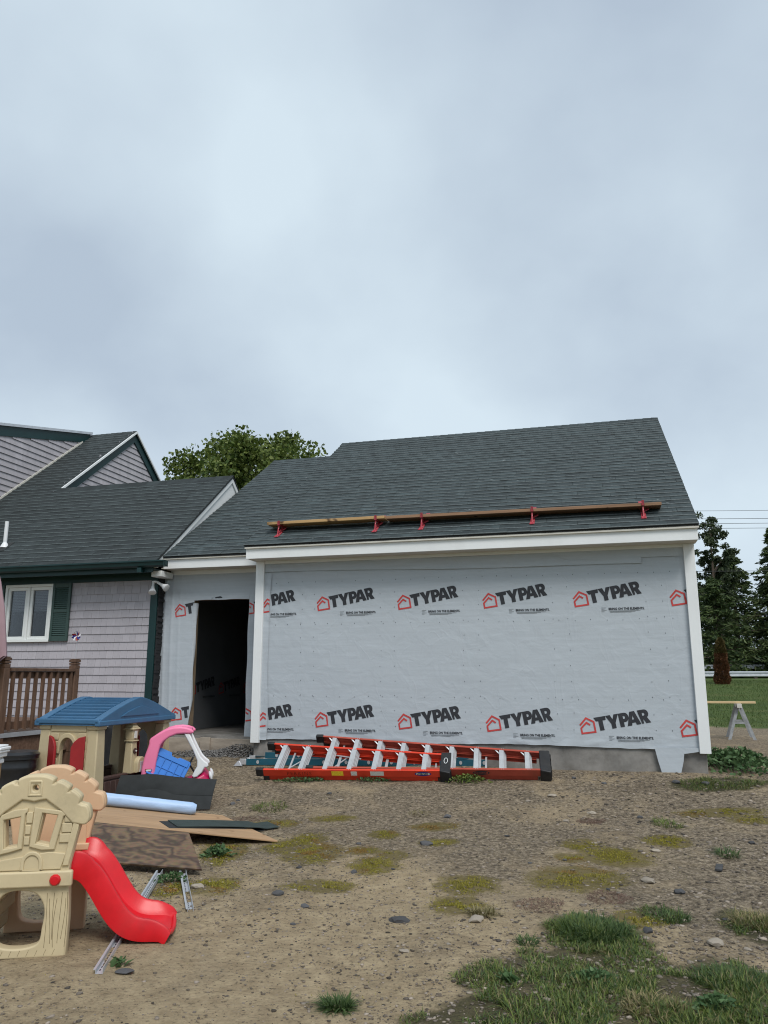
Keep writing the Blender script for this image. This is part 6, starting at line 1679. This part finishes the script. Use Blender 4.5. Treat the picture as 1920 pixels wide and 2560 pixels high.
# ------------------------------------------------------------------ trees
def limb(mb, a, b, r0, r1): mb.tube([a, a.lerp(b, .5) + Vector((random.uniform(-.1, .1), random.uniform(-.1, .1), .1)), b], [r0, (r0 + r1) / 2, r1], 7, False)
def broadleaf(name, label, loc, h, cr, cz_, n_, ls, mat, rz_=1.0, clumps=60, group=None, seed=1, asp=.9):
    global rng
    o = thing(name, label, 'tree', loc=loc, group=group); rs = np.random.default_rng(seed); random.seed(seed)
    tk = MB(); tk.tube([(0, 0, -.2), (.05, .03, h * .25), (-.04, .06, h * .5), (0, 0, h * .88)], [.20, .16, .11, .02], 9)
    cc_ = []
    while len(cc_) < clumps:
        d = rs.normal(size=3); d /= np.linalg.norm(d); r_ = rs.random() ** .38; p = d * r_ * np.array([cr, cr, cr * rz_]); p[2] += cz_
        cc_.append((p, r_))
        if len(cc_) < 26: limb(tk, Vector((0, 0, max(.3 * h, p[2] - cr * .8))), Vector(p), .05, .012)
    tk.build('trunk', 'bark', o, smooth=True)
    C, Nn = [], []
    per = n_ // clumps
    for p, r_ in cc_:
        s = cr * rs.uniform(.14, .26); q = rs.normal(size=(per, 3)); q /= np.linalg.norm(q, axis=1, keepdims=True); q *= (rs.random(per) ** .5)[:, None]
        C.append(p + q * s * np.array([1, 1, .75])); Nn.append(q + rs.normal(0, .5, (per, 3)) + np.array([0, 0, -.3]))
    C, Nn = np.concatenate(C), np.concatenate(Nn)
    leaves('crown', C, Nn, rs.uniform(.7, 1.3, len(C)) * ls, mat, o, asp)
    return o
broadleaf('maple_tree', 'full green maple tree rising behind the breezeway roof', (-4.15, 23.2, .36), 8.6, 2.85, 6.05, 56000, .115, 'maple', .95, 280, None, 4)
def conifer(label, loc, h, r0, n_, mat, seed, group='dark trees beyond the guard rail', droop=.35, cat='tree'):
    o = thing('conifer_tree', label, cat, loc=loc, group=group); rs = np.random.default_rng(seed)
    tk = MB(); tk.tube([(0, 0, -.2), (0, 0, h * .5), (0, 0, h * .99)], [.22, .13, .02], 8)
    C, Nn = [], []; nb = int(h * 11)
    for k in range(nb):
        t = .04 + .95 * (k + rs.random()) / nb; z_ = h * t; a = rs.uniform(0, 6.283); L_ = r0 * (1 - t) ** .8 * rs.uniform(.65, 1.15) + .15
        e = Vector((math.cos(a) * L_, math.sin(a) * L_, z_ - droop * L_ * .6)); tk.tube([(0, 0, z_), (e.x * .6, e.y * .6, z_ - droop * L_ * .15), tuple(e)], [.035, .02, .006], 4, False)
        m_ = int(n_ / nb); s = rs.random(m_) ** .75
        c = np.stack([math.cos(a) * L_ * s, math.sin(a) * L_ * s, z_ - droop * L_ * .6 * s ** 1.5], 1); sp = .10 * L_ + .10
        c += rs.normal(0, 1, (m_, 3)) * np.array([sp, sp, sp * .55]) * (1.1 - .6 * s)[:, None]
        C.append(c); Nn.append(np.stack([np.full(m_, math.cos(a)), np.full(m_, math.sin(a)), np.full(m_, -.25)], 1) + rs.normal(0, .55, (m_, 3)))
    tk.build('trunk', 'bark', o, smooth=True)
    C, Nn = np.concatenate(C), np.concatenate(Nn)
    leaves('crown', C, Nn, rs.uniform(.6, 1.4, len(C)) * .34, mat, o, .32)
    return o
def gp(x, y): return (x, y, g0(x, y))
conifer('tall ragged dark evergreen at the far right behind the guard rail', gp(28.9, 56), 11.0, 4.3, 12000, 'conifer', 31)
conifer('pointed evergreen with a clear spire between the slim tree and the tall evergreen', gp(28.2, 62), 10.0, 3.6, 8000, 'conifer', 32)
conifer('bushy olive evergreen in front of the pointed spire evergreen', gp(27.8, 55), 7.2, 3.6, 7500, 'conifer2', 33, droop=.2)
conifer('low bushy evergreen behind the brown columnar shrub', gp(24.0, 56), 7.0, 3.6, 7000, 'conifer', 34, droop=.2)
conifer('rounded olive evergreen just left of the tall ragged evergreen', gp(30.6, 54), 7.6, 3.2, 6500, 'conifer2', 35, droop=.2)
for k, (x, y, h) in enumerate(((36, 60, 10), (40, 57, 9), (44, 62, 11), (20.5, 60, 8), (17, 62, 9), (26, 68, 9), (31, 70, 10), (35, 68, 11), (12, 66, 9), (22.5, 66, 8.5))):
    conifer('dark evergreen in the dense row beyond the road', gp(x, y), h, 3.4, 3500, 'conifer', 50 + k, group='evergreens in the row beyond the road')
broadleaf('slim_tree', 'slim loose leaved tree beside the garage corner, taller than the evergreens', gp(25.0, 58), 13.0, 1.75, 7.6, 9000, .24, 'aspen', 2.9, 110, None, 9, .6)
# dark undergrowth at the foot of the evergreens
nu = 9000; ux = rng.uniform(5, 50, nu); uy = 56.8 - .10 * (ux - 20) + rng.normal(0, .8, nu)
uz = np.array([g0(a_, b_) for a_, b_ in zip(ux, uy)]) + rng.random(nu) ** 1.3 * (2.1 + .7 * np.sin(ux * 1.7) + .5 * np.sin(ux * .6))
tag(leaves('undergrowth', np.stack([ux, uy, uz], 1), rng.normal(size=(nu, 3)), rng.uniform(.2, .45, nu), 'conifer'), 'dark tangled undergrowth below the evergreens', 'undergrowth', kind='stuff')
# brown columnar shrub
sb = thing('columnar_shrub', 'brown dead columnar shrub standing on the lawn', 'shrub', loc=gp(14.60, 34))
rs = np.random.default_rng(5); n_ = 9500; t = rs.random(n_); a = rs.uniform(0, 6.283, n_)
rad = np.interp(t, [0, .08, .3, .62, .75, .9, 1], [.30, .33, .31, .25, .24, .17, .04]) * (1 + .10 * np.sin(t * 23 + a * 2)) * (rs.random(n_) ** .25)
C = np.stack([rad * np.cos(a) + .06 * t, rad * np.sin(a), t * 1.98], 1); Nn = np.stack([np.cos(a), np.sin(a), np.full(n_, .9)], 1) + rs.normal(0, .4, (n_, 3))
low_ = t < .66
leaves('foliage', C[low_], Nn[low_], rs.uniform(.5, 1.2, low_.sum()) * .085, 'brown_shrub', sb, .5); leaves('green_top', C[~low_], Nn[~low_], rs.uniform(.5, 1.2, (~low_).sum()) * .085, 'brown_top', sb, .5)
MB().tube([(0, 0, -.1), (0, 0, 1.8)], [.06, .02], 7).build('trunk', 'bark', sb)
# lawn tufts
it = []
while len(it) < 22000:
    d = rng.uniform(20, 40); x = d * rng.uniform(.36, .56); y = d
    u, v = uv_of(x, y)
    if v < 10.8 + rng.random() * 2: continue
    it.append((x, y, g0(x, y) - .01, rng.uniform(.04, .10), rng.uniform(.008, .016), rng.uniform(0, 6.28), rng.uniform(.1, .7), rng.uniform(0, .5)))
tag(blades('lawn_grass', it, 'lawn'), 'mown green lawn beyond the garage corner', 'lawn', kind='stuff')

# ------------------------------------------------------------------ road, guard rails, wires, sawhorse
def road_strip():
    V, Fq = [], []; xs_ = np.linspace(-20, 120, 60)
    for x in xs_:
        yc = 50.5 - .10 * (x - 20)
        for dy_ in (-3, 3): V.append((x, yc + dy_, max(g0(x, yc - 3), g0(x, yc + 3)) + .03))
    for i in range(len(xs_) - 1): Fq.append((2 * i, 2 * i + 2, 2 * i + 3, 2 * i + 1))
    o = MB().add(V, Fq).build('road', 'road'); tag(o, kind='structure')
road_strip()
def guard_rail(label, x0, x1, yf, zt, mat):
    o = thing('guard_rail', label, 'guard rail', loc=(x0, yf(x0), 0), group=None)
    prof_ = [(0, 0), (-.05, .03), (-.05, .08), (.0, .12), (.0, .19), (-.05, .23), (-.05, .28), (0, .31)]
    q = MB(); rings = []
    for x in np.linspace(x0, x1, 14):
        zb_ = g0(x, yf(x)) + zt - .31
        rings.append([Vector((x - x0, yf(x) - yf(x0) + a, zb_ + b)) for a, b in prof_] + [Vector((x - x0, yf(x) - yf(x0) + a + .012, zb_ + b)) for a, b in prof_[::-1]])
    q.loft(rings).build('beam', mat, o)
    x = x0 + .6
    while x < x1:
        gz_ = g0(x, yf(x)); MB().box(x - x0 - .07, x - x0 + .07, yf(x) - yf(x0) + .02, yf(x) - yf(x0) + .18, gz_ - .2, gz_ + zt).build('post', 'pole_wood', o); x += 1.9
guard_rail('pale steel guard rail on the far side of the road', 6, 26.6, lambda x: 55.5 - .10 * (x - 20), .84, 'steel')
guard_rail('darker guard rail on the near side of the road behind the lawn', 4, 46, lambda x: 46 - .10 * (x - 20), .42, 'steel')
# power lines with the poles they hang from
PA, PB_ = Vector((1.0, 38.5, 0)), Vector((52.0, 37.0, 0))
for nm, P0 in (('wooden utility pole standing hidden behind the garage roof', PA), ('wooden utility pole to the right of the yard', PB_)):
    o = thing('utility_pole', nm, 'utility pole', loc=(P0.x, P0.y, g0(P0.x, P0.y)))
    MB().tube([(0, 0, -.3), (0, 0, 9.2)], [.16, .11], 10).build('pole', 'pole_wood', o); MB().box(-.06, .06, -1.0, 1.0, 8.6, 8.72).build('crossarm', 'pole_wood', o)
for k, (z0_, z1_, dy_, lab) in enumerate(((9.75, 10.6, -.4, 'highest thin power line crossing the sky beside the garage roof'), (9.42, 10.15, -.2, 'upper wire of the close trio of power lines'), (9.22, 9.95, .0, 'middle wire of the close trio of power lines'), (9.02, 9.72, .2, 'lower wire of the close trio of power lines'), (6.8, 7.7, .4, 'lowest separate wire hanging in front of the evergreens'))):
    pts = []
    for t in np.linspace(0, 1, 40):
        p = PA.lerp(PB_, t); sag = .5 * (4 * (t - .5) ** 2 - 1); pts.append((p.x, p.y + dy_, z0_ + (z1_ - z0_) * t + sag))
    tag(MB().tube(pts, .012 if k else .010, 5).build('power_line', 'wire'), lab, 'power line', 'power lines across the yard')
# sawhorse with a board on it
sx, sy = 7.30, 16.35
sh = thing('sawhorse', 'grey painted sawhorse standing on bare dirt near the lawn', 'sawhorse', loc=(sx, sy, g0(sx, sy)), rz=R(-21))
for y_ in (-.42, .42):
    for s_ in (-1, 1):
        MB().bar((s_ * .235, y_ * 1.12, -.01), (s_ * .022, y_ * .92, .66), .055, .030, Vector((0, 1, 0))).build('leg', 'saw_grey', sh)
    MB().bar((-.13, y_ * 1.03, .33), (.13, y_ * 1.03, .33), .018, .04).build('brace', 'saw_grey', sh)
MB().box(-.045, .045, -.50, .50, .62, .70).build('beam', 'sticker_white', sh, bevel=.004)
lb = box('loose_board', 'lumber', None, -1.9, .27, -.30, -.16, .705, .745); lb.matrix_world = Matrix.Translation((sx, sy, g0(sx, sy))) @ Matrix.Rotation(R(-10), 4, 'Z'); lb.name = 'loose_board'
tag(lb, 'fresh pale board resting across the sawhorse', 'board')
# slate chip on the gravel
sc_ = pix(1798, 2170); o = box('slate_piece', 'stone_dark', None, -.025, .025, -.10, .10, .0, .012); o.matrix_world = Matrix.Translation((sc_.x, sc_.y, gz(sc_.x, sc_.y))) @ Matrix.Rotation(R(-25), 4, 'Z'); tag(o, 'narrow blue grey slate strip lying on the gravel', 'slate')
